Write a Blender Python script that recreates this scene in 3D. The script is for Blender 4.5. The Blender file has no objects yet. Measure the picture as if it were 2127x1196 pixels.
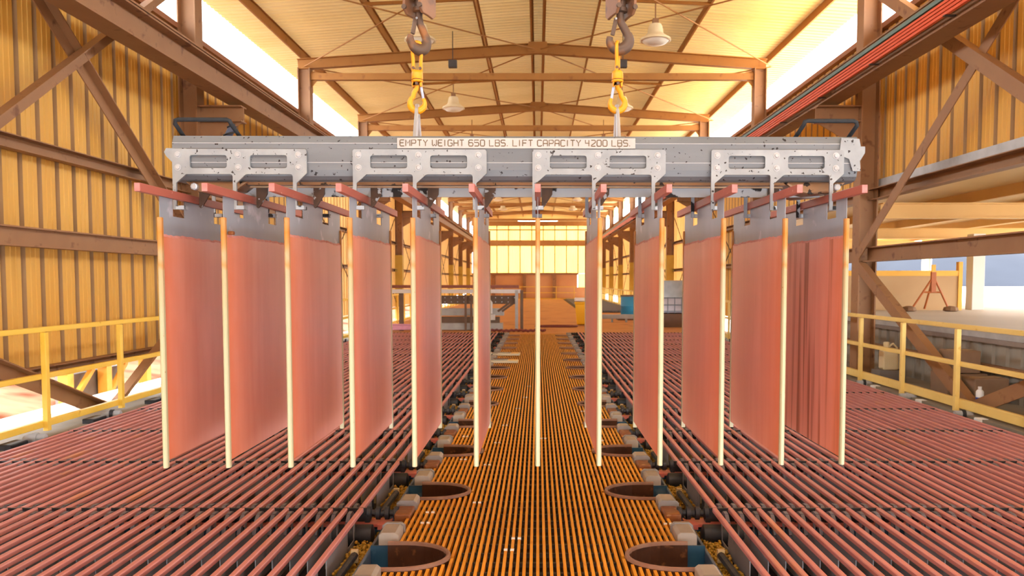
import bpy, bmesh, math, random
from mathutils import Vector, Matrix
R = random.Random(7)
COL = bpy.context.scene.collection
SC = bpy.context.scene
C = 1.57            # camera height above the walkway grating
PI = math.pi

# ------------------------------------------------------------------ camera, sky, sun, exposure
F = 1600.0
cd = bpy.data.cameras.new('camera'); cam = bpy.data.objects.new('camera', cd); COL.objects.link(cam)
cam.location = (0, 0, C)
cam.rotation_euler = (PI/2 - math.atan(85/F), 0, 0)
cd.sensor_width = 36; cd.lens = 36*F/2127; cd.shift_x = -53.5/2127; cd.shift_y = 70/2127; cd.clip_end = 800
cd.dof.use_dof = True; cd.dof.focus_distance = 3.95; cd.dof.aperture_fstop = 5.0
SC.camera = cam
w = bpy.data.worlds.new('sky'); SC.world = w; w.use_nodes = True
bg = w.node_tree.nodes['Background']; bg.inputs[0].default_value = (.96, .98, 1.0, 1); bg.inputs[1].default_value = 3.0
sl = bpy.data.lights.new('sun', 'SUN'); so = bpy.data.objects.new('sun', sl); COL.objects.link(so)
sl.energy = 4.5; sl.angle = math.radians(.6); sl.color = (1, .93, .8)
so.rotation_euler = Vector((.12, .75, .9)).to_track_quat('Z', 'Y').to_euler(); so.location = (0, 40, 40)
SC.view_settings.view_transform = 'Standard'; SC.view_settings.look = 'None'
SC.view_settings.gamma = 1; SC.view_settings.use_curve_mapping = False
SC.view_settings.exposure = 1.92

# ------------------------------------------------------------------ materials
def lin(h):
    v = [int(h[i:i+2], 16)/255 for i in (0, 2, 4)]
    return tuple((x/12.92 if x <= .04045 else ((x+.055)/1.055)**2.4) for x in v) + (1,)
MATS = {}
def M(name, c1, c2=None, scale=4, stretch=(1,1,1), rough=.6, metal=0, bump=0, c3=None, s3=20, t3=.62, st3=(1,1,1), rand=.5, soft=.12, trans=0, spec=.4, vary=0, detail=5):
    """two mottled colours, optional third one in spots/streaks"""
    m = bpy.data.materials.new(name); m.use_nodes = True; MATS[name] = m
    n = m.node_tree.nodes; l = m.node_tree.links; b = n['Principled BSDF']
    b.inputs['Roughness'].default_value = rough; b.inputs['Metallic'].default_value = metal
    b.inputs['Specular IOR Level'].default_value = spec
    tc = n.new('ShaderNodeTexCoord'); oi = n.new('ShaderNodeObjectInfo')
    off = n.new('ShaderNodeVectorMath'); off.operation = 'SCALE'
    cmb = n.new('ShaderNodeCombineXYZ'); 
    for i in range(3): l.new(oi.outputs['Random'], cmb.inputs[i])
    l.new(cmb.outputs[0], off.inputs[0]); off.inputs['Scale'].default_value = 37.0
    add = n.new('ShaderNodeVectorMath'); l.new(tc.outputs['Object'], add.inputs[0]); l.new(off.outputs[0], add.inputs[1])
    def noise(sc, st, det=detail):
        mp = n.new('ShaderNodeVectorMath'); mp.operation = 'MULTIPLY'; mp.inputs[1].default_value = st
        l.new(add.outputs[0], mp.inputs[0])
        t = n.new('ShaderNodeTexNoise'); t.inputs['Scale'].default_value = sc; t.inputs['Detail'].default_value = det
        l.new(mp.outputs[0], t.inputs['Vector']); return t
    col = None
    def rgb(c):
        r = n.new('ShaderNodeRGB'); r.outputs[0].default_value = lin(c); return r.outputs[0]
    col = rgb(c1)
    def mix(fac, a, bb):
        x = n.new('ShaderNodeMix'); x.data_type = 'RGBA'; l.new(fac, x.inputs[0]); l.new(a, x.inputs[6]); l.new(bb, x.inputs[7]); return x.outputs[2]
    def ramp(src, lo, hi):
        r = n.new('ShaderNodeMapRange'); r.inputs[1].default_value = lo; r.inputs[2].default_value = hi; l.new(src, r.inputs[0]); return r.outputs[0]
    if c2:
        t = noise(scale, stretch); col = mix(ramp(t.outputs[0], .5-rand*.5, .5+rand*.5), col, rgb(c2))
        if bump:
            bp = n.new('ShaderNodeBump'); bp.inputs['Strength'].default_value = bump; bp.inputs['Distance'].default_value = .01
            l.new(t.outputs[0], bp.inputs['Height']); l.new(bp.outputs[0], b.inputs['Normal'])
    if c3:
        t = noise(s3, st3, 3); col = mix(ramp(t.outputs[0], t3, t3+soft), col, rgb(c3))
    if vary:
        hs = n.new('ShaderNodeHueSaturation'); mr = n.new('ShaderNodeMapRange')
        mr.inputs[3].default_value = 1-vary; mr.inputs[4].default_value = 1+vary
        l.new(oi.outputs['Random'], mr.inputs[0]); l.new(mr.outputs[0], hs.inputs['Value']); l.new(col, hs.inputs['Color']); col = hs.outputs[0]
    l.new(col, b.inputs['Base Color'])
    m['_'] = 0
    if trans:
        tr = n.new('ShaderNodeBsdfTranslucent'); l.new(col, tr.inputs[0]); ms = n.new('ShaderNodeMixShader'); ms.inputs[0].default_value = trans
        l.new(b.outputs[0], ms.inputs[1]); l.new(tr.outputs[0], ms.inputs[2]); l.new(ms.outputs[0], n['Material Output'].inputs[0])
    return m
def gradmix(m, axis, pts, color, use_uv=False):
    """mix a colour in along an object axis: pts = [(pos, amount), ...]"""
    n = m.node_tree.nodes; l = m.node_tree.links; b = n['Principled BSDF']
    tc = n.new('ShaderNodeTexCoord'); sp = n.new('ShaderNodeSeparateXYZ'); l.new(tc.outputs['Object'], sp.inputs[0])
    lo, hi = pts[0][0], pts[-1][0]
    mr = n.new('ShaderNodeMapRange'); mr.inputs[1].default_value = lo; mr.inputs[2].default_value = hi; l.new(sp.outputs[axis], mr.inputs[0])
    nz = n.new('ShaderNodeTexNoise'); nz.inputs['Scale'].default_value = 9; nz.inputs['Detail'].default_value = 4; l.new(tc.outputs['Object'], nz.inputs['Vector'])
    ad = n.new('ShaderNodeMath'); ad.operation = 'MULTIPLY_ADD'; l.new(nz.outputs[0], ad.inputs[0]); ad.inputs[1].default_value = .12; l.new(mr.outputs[0], ad.inputs[2])
    sb = n.new('ShaderNodeMath'); sb.operation = 'SUBTRACT'; l.new(ad.outputs[0], sb.inputs[0]); sb.inputs[1].default_value = .06
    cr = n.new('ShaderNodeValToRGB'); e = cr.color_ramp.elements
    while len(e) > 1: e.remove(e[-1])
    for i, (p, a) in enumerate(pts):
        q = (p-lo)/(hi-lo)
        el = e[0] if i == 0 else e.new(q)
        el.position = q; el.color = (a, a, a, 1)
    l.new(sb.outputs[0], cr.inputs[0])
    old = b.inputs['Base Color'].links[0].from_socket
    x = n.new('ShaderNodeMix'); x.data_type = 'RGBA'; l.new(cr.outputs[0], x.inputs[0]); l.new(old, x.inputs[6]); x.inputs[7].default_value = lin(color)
    l.new(x.outputs[2], b.inputs['Base Color'])

M('steel_paint', '8C6444', '98704C', 3, rough=.6, c3='704A32', s3=6, t3=.6)
M('rafter_paint', '9A6428', 'A67030', 2, rough=.6, c3='865420', s3=5, t3=.62)
M('sheet_yellow', 'DAB05A', 'D29E40', 1.2, (1,1,.35), rough=.55, c3='C0903A', s3=3, t3=.6, st3=(1,1,.15), vary=.05, trans=.12, soft=.3)
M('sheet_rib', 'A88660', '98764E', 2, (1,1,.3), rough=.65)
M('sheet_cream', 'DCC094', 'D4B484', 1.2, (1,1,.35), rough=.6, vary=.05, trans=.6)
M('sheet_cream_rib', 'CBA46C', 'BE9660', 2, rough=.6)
M('roof_cream', 'E8CF98', 'E0C588', .8, (.3,1,1), rough=.55, vary=.03, trans=.02)
M('flashing', '8C5A3E', '9A6848', 3, rough=.6)
M('galvanised', '9A9C9E', 'B4B6B8', 5, rough=.45, metal=.2)
M('translucent_sheet', 'F2CB6C', 'F5D47C', .7, (1,1,.3), rough=.5, trans=.24)
M('tan_wall', 'C89468', 'D0A070', 1, rough=.7)
M('floor_tan', 'C48A50', 'B87C42', .8, rough=.7, c3='9C6434', s3=1.3, t3=.58)
M('floor_dark', '3A2A1C', '54402A', 2, rough=.8)
M('rail_yellow', 'E3B93C', 'EBC65A', 3, rough=.5, c3='C99A2C', s3=9, t3=.66)
M('rail_pale', 'DDBE6C', 'E8CC7C', 3, rough=.5, c3='C8A040', s3=9, t3=.66)
M('grating_orange', 'E09C2C', 'D08A22', 6, (1,.4,1), rough=.5, c3='B8701E', s3=3, t3=.6, vary=.07)
M('rod_black', '2A221C', '3A2E24', 8, rough=.6)
M('clip_white', 'E4DCD4', rough=.4)
M('base_yellow', 'B89A40', 'A88A34', 3, rough=.6)
M('hole_rust', '4C2C1A', '351E10', 12, rough=.35, c3='70462A', s3=18, t3=.6, bump=.4)
M('rim_brown', '8A6A58', '7A5240', 9, rough=.6)
M('cap_taupe', 'A0958A', '8C8076', 6, rough=.6)
M('clamp_grey', '86807E', '787270', 9, rough=.45, metal=.2)
M('block_rust', '8A5228', '6A3A1C', 14, rough=.4, bump=.6, c3='B08860', s3=16, t3=.6)
M('blue_tank', '24506C', '1C3A54', 5, rough=.45, c3='4C6478', s3=9, t3=.58)
M('rim_grey', '56667A', '475468', 7, rough=.5)
M('water', '1C4A62', '143A50', 3, rough=.12, spec=.6)
M('electrolyte', '1A1A20', '24222A', 3, rough=.2)
M('ball', 'B98F2E', 'A67C22', 40, rough=.35)
M('black_plastic', '1E2026', '2C2E36', 20, rough=.45, bump=.4)
M('tan_plastic', 'C0A67C', 'B09870', 9, rough=.5)
M('copper_bar', 'C28684', 'B97471', 5, (2,.7,2), rough=.5, c3='C88860', s3=3.0, t3=.6, st3=(1,.5,1), soft=.2, vary=.1, bump=.3, spec=.3)
M('copper_bar_dark', 'AA6254', 'A0564A', 5, (2,.7,2), rough=.45, c3='D8B8B0', s3=60, t3=.72, soft=.03, bump=.2)
M('bar_end', '9C7C7A', 'B0605A', 25, rough=.5)
M('copper_strip', 'C8756C', 'B86058', 8, rough=.45)
M('lead', '6E6C7A', '5C5A66', 6, rough=.5, vary=.15)
M('cell_steel', '8C8C92', '77777E', 4, (1,1,.3), rough=.45, metal=.2, c3='5C5A62', s3=8, t3=.6)
M('plate_steel', '8E96A4', '9EA6B4', 5, (1,1.5,.6), rough=.4, metal=.3, c3='CACAD6', s3=7, t3=.6, vary=.05)
M('copper', 'DB9E90', 'D39184', 3, (1,6,.5), rough=.4, bump=.15, c3='E4A89C', s3=2.5, t3=.5, st3=(1,2.5,.4), soft=.25, vary=.03, spec=.5)
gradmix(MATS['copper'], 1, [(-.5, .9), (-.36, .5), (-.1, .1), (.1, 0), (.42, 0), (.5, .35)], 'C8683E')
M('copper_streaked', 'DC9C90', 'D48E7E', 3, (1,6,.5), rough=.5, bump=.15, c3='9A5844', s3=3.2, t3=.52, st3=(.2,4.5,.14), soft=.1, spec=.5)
gradmix(MATS['copper'], 1, [(-.5, 0), (-.15, 0), (.45, .75), (.5, .5)], 'EAB4A8')  # paler pink towards the far edge: grazing sheen painted into the copper
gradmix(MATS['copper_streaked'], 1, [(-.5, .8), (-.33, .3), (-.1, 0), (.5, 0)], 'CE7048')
M('copper_crust', 'D99A96', 'CC8478', 40, rough=.6, bump=.5)
M('strip_cream', 'ACA990', 'A8A27C', 4, (1,1,.3), rough=.45, c3='8A6A30', s3=60, t3=.72, soft=.04, vary=.04)
gradmix(MATS['strip_cream'], 2, [(-.62, 0), (.12, .04), (.34, .3), (.37, .75), (.41, .35), (.47, .8), (.52, .95), (.58, .7), (.6, .9)], 'B8701A')
M('beam_steel', '5E6268', '70747A', 4, (.4,3,2), rough=.5, metal=.25, c3='1E1A1C', s3=44, t3=.655, soft=.02)
M('comb_steel', '7E838A', '9AA0A6', 9, rough=.45, metal=.25, c3='2A2628', s3=50, t3=.66, soft=.02)
M('strip_steel', 'A9B2BC', '9CA4AE', 5, rough=.5, metal=.2, c3='17151A', s3=13, t3=.56, soft=.04)
M('fin_dirty', '3C2C24', '5A4438', 14, rough=.5, c3='A9B0B8', s3=26, t3=.6, soft=.04)
M('bolt_white', 'B0B4BC', 'A0A4AC', 20, rough=.35, metal=.3)
M('underside_brown', '7A5A40', '8C6C50', 5, (.5,2,2), rough=.4, metal=.3, c3='1E1818', s3=22, t3=.62, soft=.03)
M('rod_bright', 'C9B79A', 'B8A080', 6, rough=.3, metal=.6)
M('sign_plate', 'AEACAA', 'A09E9C', 8, rough=.5, metal=.2, c3='8A8078', s3=30, t3=.7, soft=.03)
M('weld_letter', '5E4C3A', '74604A', 40, rough=.5, metal=.2)
M('handle_black', '0B0D13', '161A22', 30, rough=.6, bump=.5)
M('hose_blue', '4A5878', '2A3040', 30, rough=.5)
M('bail_steel', '9A9CA4', 'B0B2BA', 9, (1,1,.3), rough=.35, metal=.6)
M('hook_yellow', 'E2920C', 'D88408', 6, rough=.4, c3='8A5A20', s3=22, t3=.68, soft=.05)
M('hook_rust', '5C4638', '483830', 9, rough=.5, c3='84542C', s3=8, t3=.54, metal=.2)
M('block_rusty', '8A6040', '75503A', 6, rough=.55, c3='5A4038', s3=9, t3=.56)
M('pin_blue', '8C98B4', 'A4AEC4', 9, rough=.4, metal=.4)
M('label_white', 'D8D4CC', 'C8C2B8', 20, rough=.6)
M('conductor_orange', 'D8562C', 'CC4A24', 5, rough=.45)
M('conductor_teal', '5E7C78', '52706C', 5, rough=.45)
M('conductor_clamp', '2C2828', rough=.5)
M('lamp_cream', 'F0E2C0', 'E8D6AC', 5, rough=.4)
M('lamp_lens', 'F4EEDC', rough=.3)
M('flood_black', '3A3634', '4A4644', 6, rough=.5)
M('pipe_grey', 'A6AAB0', '94989E', 8, rough=.45)
M('white_box', 'E2E4E8', rough=.5)
M('bin_yellow', 'F0B818', 'E8AE10', 3, rough=.4)
M('drum_blue', '2C86B0', '2478A4', 3, rough=.4)
M('tote_silver', '9CA6AE', 'B8C2CA', 4, rough=.3, metal=.4)
M('tote_white', 'C8C8D4', 'B8B8C6', 4, rough=.4)
M('cage_grey', '7A8694', rough=.4, metal=.3)
M('pallet_brown', '6A4A36', '58402F', 6, rough=.7)
M('machine_grey', 'A8AAAA', '949696', 5, rough=.5, metal=.2)
M('machine_dark', '5C4838', '6C5644', 5, rough=.55)
M('machine_red', '7C4434', '8A5040', 5, rough=.55)
M('machine_white', 'D4D4D4', 'C8C8C8', 5, rough=.45)
M('board_white', 'CDC8B4', 'C0BAA4', 8, rough=.6)
M('board_slot', '8A9092', rough=.5)
M('board_tan', 'DDAE62', 'D0A052', 10, rough=.6)
M('hose_red', '7A3A38', '6A3030', 8, rough=.5)
M('hose_pink', 'C88CA0', 'B87C92', 8, rough=.5)
M('soffit_cream', 'E6C68C', 'DCB878', 1, (1,1,1), rough=.6)
M('cream_beam', 'E2B772', 'DAAC64', 2, rough=.55)
M('yellow_trim', 'EBB340', 'E4A830', 2, rough=.5)
M('parapet_grey', '9A948A', '8C867C', 3, (1,1,.4), rough=.6, c3='7A6A58', s3=3, t3=.6)
M('parapet_cap', '8A7E78', '7A6E68', 5, rough=.6)
M('deck_white', 'C8C1B6', 'BCB4A8', .5, rough=.7)
M('concrete', '8C8274', '7C7264', 3, rough=.8)
M('panel_beige', 'C09C6E', 'B49064', 1.2, rough=.6)
M('stand_orange', 'B5642E', 'A65826', 8, rough=.5)
M('rubble', '7A5C44', '8C6C50', 10, rough=.8)
M('post_white', 'D8D2CC', rough=.5)
M('hill_blue', '2A2D35', '353942', .05, spec=.02, rough=.95)
M('hill_tan', '6A5C50', '4C4640', .08, spec=.02, rough=.95, c3='7C6C5A', s3=.3, t3=.5)
M('dirt', '4C3828', '66543F', .5, spec=.02, rough=.9, c3='45200F', s3=.35, t3=.52, bump=.6)
M('timber_yellow', 'D89A34', 'CC8C2C', 3, rough=.6)
M('agave', '8C9A50', '7C8A44', 6, rough=.6)
M('jug_white', 'EADCB8', 'E2D0A4', 4, rough=.4, trans=.3)
M('carton', '8C7058', '7E6450', 5, rough=.8)
M('can_white', 'E4E6EA', rough=.35)
M('can_blue', '2444A0', rough=.35)
M('dark_gap', '2A241E', rough=.8)
M('shed_grey', '6C6460', '7A726C', 3, rough=.7)

# ------------------------------------------------------------------ mesh builder
class MB:
    S = (1,1,1)
    def __init__(s): s.v = []; s.f = []; s.m = []
    def q(s, vs, fs, mi=0):
        o = len(s.v); s.v += [tuple(p) for p in vs]; s.f += [tuple(i+o for i in f) for f in fs]; s.m += [mi]*len(fs); return s
    def box(s, a, b, mi=0):
        x0,y0,z0 = (min(a[i],b[i]) for i in range(3)); x1,y1,z1 = (max(a[i],b[i]) for i in range(3))
        return s.q([(x0,y0,z0),(x1,y0,z0),(x1,y1,z0),(x0,y1,z0),(x0,y0,z1),(x1,y0,z1),(x1,y1,z1),(x0,y1,z1)],
            [(0,3,2,1),(4,5,6,7),(0,1,5,4),(1,2,6,5),(2,3,7,6),(3,0,4,7)], mi)
    def prism(s, poly, axis, a, b, mi=0, caps=True):
        """extrude a 2D polygon along an axis; poly coords are the two other axes in order"""
        n = len(poly)
        def P(p, t):
            return (t,p[0],p[1]) if axis == 0 else (p[0],t,p[1]) if axis == 1 else (p[0],p[1],t)
        vs = [P(p,a) for p in poly] + [P(p,b) for p in poly]
        fs = [(i,(i+1)%n,(i+1)%n+n,i+n) for i in range(n)]
        if caps: fs += [tuple(range(n-1,-1,-1)), tuple(range(n,2*n))]
        return s.q(vs, fs, mi)
    def bar(s, a, b, w_, h_, up=(0,0,1), mi=0, poly=None):
        a = Vector(a); b = Vector(b); d = (b-a).normalized(); u = Vector(up)
        x = d.cross(u).normalized(); u = x.cross(d).normalized()
        poly = poly or [(-w_/2,-h_/2),(w_/2,-h_/2),(w_/2,h_/2),(-w_/2,h_/2)]
        n = len(poly); vs = [a+x*p[0]+u*p[1] for p in poly]+[b+x*p[0]+u*p[1] for p in poly]
        return s.q(vs, [(i,(i+1)%n,(i+1)%n+n,i+n) for i in range(n)]+[tuple(range(n-1,-1,-1)),tuple(range(n,2*n))], mi)
    def ibeam(s, a, b, w_, h_, t=.02, up=(0,0,1), mi=0):
        p = [(-w_/2,-h_/2),(w_/2,-h_/2),(w_/2,-h_/2+t),(t/2,-h_/2+t),(t/2,h_/2-t),(w_/2,h_/2-t),(w_/2,h_/2),(-w_/2,h_/2),(-w_/2,h_/2-t),(-t/2,h_/2-t),(-t/2,-h_/2+t),(-w_/2,-h_/2+t)]
        return s.bar(a, b, w_, h_, up, mi, p)
    def tube(s, path, r, seg=10, mi=0, closed=False, sx=1.0, side=None):
        P = [Vector(p) for p in path]; n = len(P); rr = r if isinstance(r, (list,tuple)) else [r]*n
        o = len(s.v); ref = Vector(side) if side else None
        for i in range(n):
            a = P[(i-1)%n] if (closed or i > 0) else P[i]; b = P[(i+1)%n] if (closed or i < n-1) else P[i]
            d = (b-a).normalized()
            if ref is None or abs(d.dot(ref)) > .97: ref = Vector((0,0,1)) if abs(d.z) < .9 else Vector((0,1,0))
            x = (ref - d*ref.dot(d)).normalized(); y = d.cross(x)
            if side is None: ref = x
            for k in range(seg):
                t = 2*PI*k/seg; s.v.append(tuple(P[i] + x*(rr[i]*sx*math.cos(t)) + y*(rr[i]*math.sin(t))))
        for i in range(n if closed else n-1):
            j = (i+1)%n
            for k in range(seg):
                k2 = (k+1)%seg
                s.f.append((o+i*seg+k, o+i*seg+k2, o+j*seg+k2, o+j*seg+k)); s.m.append(mi)
        if not closed:
            s.f.append(tuple(o+k for k in range(seg-1,-1,-1))); s.m.append(mi)
            s.f.append(tuple(o+(n-1)*seg+k for k in range(seg))); s.m.append(mi)
        return s
    def lathe(s, prof, c=(0,0,0), seg=20, mi=0, axis=2):
        o = len(s.v); n = len(prof)
        for (r, z) in prof:
            for k in range(seg):
                t = 2*PI*k/seg; a, b = r*math.cos(t), r*math.sin(t)
                p = (a,b,z) if axis == 2 else (z,a,b) if axis == 0 else (b,z,a)
                s.v.append((c[0]+p[0], c[1]+p[1], c[2]+p[2]))
        for i in range(n-1):
            for k in range(seg):
                k2 = (k+1)%seg; s.f.append((o+i*seg+k, o+i*seg+k2, o+(i+1)*seg+k2, o+(i+1)*seg+k)); s.m.append(mi)
        s.f.append(tuple(o+k for k in range(seg-1,-1,-1))); s.m.append(mi)
        s.f.append(tuple(o+(n-1)*seg+k for k in range(seg))); s.m.append(mi)
        return s
    def mesh(s, name, mats, smooth=False):
        a, b, c = MB.S; me = bpy.data.meshes.new(name); me.from_pydata([(p[0]*a,p[1]*b,p[2]*c) for p in s.v], [], s.f)
        for m in ([mats] if isinstance(mats, str) else mats): me.materials.append(MATS[m])
        me.polygons.foreach_set('material_index', s.m)
        if smooth: me.polygons.foreach_set('use_smooth', [True]*len(s.f))
        bm = bmesh.new(); bm.from_mesh(me); bmesh.ops.recalc_face_normals(bm, faces=bm.faces); bm.to_mesh(me); bm.free()
        if smooth:
            try: me.set_sharp_from_angle(angle=math.radians(40))
            except Exception: pass
        me.update(); return me
    def build(s, name, mats, parent=None, loc=None, bevel=0, smooth=False, seg=2):
        return link(name, s.mesh(name, mats, smooth), parent, loc, bevel, seg)
def link(name, me, parent=None, loc=None, bevel=0, seg=2):
    o = bpy.data.objects.new(name, me); COL.objects.link(o)
    if parent: o.parent = parent
    if loc: o.location = loc
    if bevel:
        b = o.modifiers.new('bevel', 'BEVEL'); b.width = bevel; b.segments = seg; b.limit_method = 'ANGLE'; b.angle_limit = math.radians(40)
    return o
def tag(o, label, cat, group=None):
    o['label'] = label; o['category'] = cat
    if group: o['group'] = group
    return o
def thing(name, label, cat, loc=(0,0,0), group=None):
    o = bpy.data.objects.new(name, None); COL.objects.link(o); o.location = loc; o.empty_display_size = .1
    return tag(o, label, cat, group)
def structure(name, loc=(0,0,0), label=None):
    o = bpy.data.objects.new(name, None); COL.objects.link(o); o.location = loc; o['kind'] = 'structure'
    if label: o['label'] = label
    return o
def cp(o, parent=None, loc=None):
    c = o.copy(); COL.objects.link(c)
    if parent: c.parent = parent
    if loc is not None: c.location = loc
    return c
def flat_poly(name, outer, holes, thick, mats, parent=None, loc=None, rot=None, bevel=0):
    """flat plate with holes, drawn in XZ, thickness along Y"""
    cu = bpy.data.curves.new(name, 'CURVE'); cu.dimensions = '2D'; cu.fill_mode = 'BOTH'; cu.extrude = thick/2
    for pts in [outer]+holes:
        sp = cu.splines.new('POLY'); sp.points.add(len(pts)-1); sp.use_cyclic_u = True
        for i, p in enumerate(pts): sp.points[i].co = (p[0], p[1], 0, 1)
    t = bpy.data.objects.new(name, cu); me = bpy.data.meshes.new_from_object(t); bpy.data.objects.remove(t)
    me.transform(Matrix.Rotation(PI/2, 4, 'X')); me.name = name; me.materials.clear()
    for m in ([mats] if isinstance(mats, str) else mats): me.materials.append(MATS[m])
    return link(name, me, parent, loc)
def rrect(x0, z0, x1, z1, r, n=4):
    out = []
    for cx, cz, a0 in ((x1-r,z0+r,-90),(x1-r,z1-r,0),(x0+r,z1-r,90),(x0+r,z0+r,180)):
        for k in range(n+1):
            t = math.radians(a0+90*k/n); out.append((cx+r*math.cos(t), cz+r*math.sin(t)))
    return out
ORD = ['first','second','third','fourth','fifth','sixth','seventh','eighth','ninth','tenth','eleventh','twelfth','thirteenth','fourteenth','fifteenth','sixteenth','seventeenth','eighteenth']

# ------------------------------------------------------------------ the building
XL, XR = -5.95, 5.70           # wall faces
CL, CR = -5.72, 5.45           # column centres
YEND = 70.1; K = .7456; DZ = .4
FR = [(.3+8.5*k)*K for k in range(0, 11)]     # portal frames

# floor
fl = structure('floor', (0,0,0))
MB().box((-6.2,-3,-2.1),(9,23,-1.9)).build('basement_slab', 'floor_dark', fl)
MB().box((-6.0,22.86,-.35),(5.9,YEND,0)).build('raised_slab', 'floor_tan', fl)
MB().box((-1.0,2.0,-.42),(1.0,22.9,-.34)).build('catch_tray', 'floor_dark', fl)
MB().box((-5.6,-3,-.12),(-5.0,23,-.02)).build('side_walkway', 'concrete', fl)
MB().box((4.97,-3,-.08),(6.0,23,.02)).build('side_walkway', 'concrete', fl)

def sheet_mesh(name, L, mats):
    """corrugated sheet .686 wide (local y), height L (local z), inner face towards +x"""
    prof = []
    for k in range(2):
        y = .46*k
        prof += [(0,y),(0,y+.10),(.008,y+.11),(.008,y+.125),(0,y+.135),(0,y+.225),(.008,y+.235),(.008,y+.25),(0,y+.26),(0,y+.345),(-.045,y+.37),(-.045,y+.44)]
    prof.append((0,.92)); prof = [(p[0],p[1]*K) for p in prof]; m = MB(); n = len(prof)
    vs = [(p[0],p[1],0) for p in prof]+[(p[0],p[1],L) for p in prof]+[(p[0]-.004,p[1],0) for p in prof]+[(p[0]-.004,p[1],L) for p in prof]
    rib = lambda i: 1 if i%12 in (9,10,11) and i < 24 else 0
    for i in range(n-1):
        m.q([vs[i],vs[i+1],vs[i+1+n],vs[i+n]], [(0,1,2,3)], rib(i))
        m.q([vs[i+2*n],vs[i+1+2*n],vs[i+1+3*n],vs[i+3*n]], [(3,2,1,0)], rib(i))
    return m.mesh(name, mats)
wl = structure('wall_left', (XL,0,0)); wr = structure('wall_right', (XR,0,0))
ZT = C+4.1
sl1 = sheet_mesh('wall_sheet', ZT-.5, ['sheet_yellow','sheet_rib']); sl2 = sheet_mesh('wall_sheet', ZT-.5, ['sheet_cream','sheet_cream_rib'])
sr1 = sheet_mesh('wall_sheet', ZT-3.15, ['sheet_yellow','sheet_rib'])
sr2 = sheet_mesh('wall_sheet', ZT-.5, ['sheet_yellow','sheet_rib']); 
y = -2.0
while y < YEND-.5:
    near = y < 20
    link('wall_sheet', sl1 if near else sl2, wl, (0,y,.5))
    hi = y < 19.2
    o = link('wall_sheet', sr1 if hi else (sr2 if y < 26 else sl2), wr, (0,y+.92*K,3.15 if hi else .5)); o.rotation_euler = (0,0,PI)
    y += .92*K
def chan(x0, x1, z0, z1, ya, yb, name, mt, par):
    s = 1 if x1 > x0 else -1; t = .012*s
    MB().prism([(x0,z0),(x1,z0),(x1,z0+.012),(x0+t,z0+.012),(x0+t,z1-.012),(x1,z1-.012),(x1,z1),(x0,z1)], 1, ya, yb).build(name, mt, par)
# girts and flashing
for ya, yb in [(-2,19.3)]:
    chan(.06, .20, 3.02, 3.18, ya, yb, 'girt', 'steel_paint', wl)
    MB().ibeam((.2,ya,2.06),(.2,yb,2.06),.16,.22,.018).build('girt', 'steel_paint', wl)
    chan(.02, .14, .46, .56, ya, yb, 'bottom_trim', 'steel_paint', wl)
for z in (3.1, 2.0): chan(.03, .16, z-.06, z+.06, 19.3, YEND, 'girt', 'steel_paint', wl); chan(-.03, -.16, z-.06, z+.06, 19.3, YEND, 'girt', 'steel_paint', wr)
MB().box((-.06,-2,ZT),(.1,YEND,ZT+.09)).build('top_flashing', 'flashing', wl)
MB().box((-.1,-2,ZT),(.06,YEND,ZT+.09)).build('top_flashing', 'flashing', wr)
MB().box((-.07,-2,3.12),(-.02,19.3,3.24)).build('bottom_flashing', 'galvanised', wr)
chan(-.05, -.22, 2.90, 3.08, -2, 19.3, 'girt', 'steel_paint', wr)
MB().ibeam((-.25,-2,2.0),(-.25,12.75,2.0),.18,.24,.018).build('girt', 'steel_paint', wr)
MB().ibeam((-.25,13.05,2.0),(-.25,19.1,2.0),.18,.24,.018).build('girt', 'steel_paint', wr)

# end wall
we = structure('wall_end', (0,YEND,0))
tp = []
def tsheet(L):
    m = MB(); prof = []
    for k in range(5): prof += [(.21*k,0),(.21*k+.14,0),(.21*k+.155,.03),(.21*k+.195,.03)]
    prof.append((1.05,0))
    for i in range(len(prof)-1):
        a, b = prof[i], prof[i+1]; m.q([(a[0],a[1],0),(b[0],b[1],0),(b[0],b[1],L),(a[0],a[1],L)], [(0,1,2,3)])
    return m.mesh('translucent_panel', 'translucent_sheet')
tA, tB, tC = tsheet(2.5), tsheet(1.3), tsheet(1.25)
for k in range(11):
    x = -5.8+1.05*k
    link('translucent_panel', tA, we, (x,0,C+.66)); link('translucent_panel', tB, we, (x,0,C+3.66))
    if k >= 9: link('translucent_panel', tC, we, (x,0,C-.6))
    MB().box((x-.04,-.12,C+.6),(x+.04,-.02,C+5.0)).build('mullion', 'rafter_paint', we)
MB().box((-6,-.06,0),(3.6,.1,C+.62)).build('low_wall', 'tan_wall', we)
MB().box((3.6,-.06,0),(5.9,.1,C-.6)).build('low_wall', 'tan_wall', we)
MB().box((-6,-.2,C+.56),(3.7,-.06,C+.72)).build('sill_beam', 'steel_paint', we)
MB().box((-6,-.15,C+3.16),(5.9,.05,C+3.66)).build('girt', 'rafter_paint', we)
MB().box((-6,-.15,C+4.55),(5.9,.0,C+4.65)).build('girt', 'rafter_paint', we)
MB().box((-6,-.1,C+4.96),(5.9,.05,C+5.36)).build('gable_beam', 'rafter_paint', we); MB().box((-6,-.1,C+5.5),(5.9,.05,C+6.05)).build('gable_panel', 'sheet_cream', we)
for x0, x1 in ((-6,-1.8),(1.8,5.9)): MB().box((x0,-.1,C+5.36),(x1,.05,C+5.5)).build('gable_panel', 'sheet_cream', we)
for x in (-1.2, 1.5, -4): MB().box((x-.15,-.4,0),(x+.15,-.1,C+.6)).build('wall_post', 'steel_paint', we)

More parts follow.
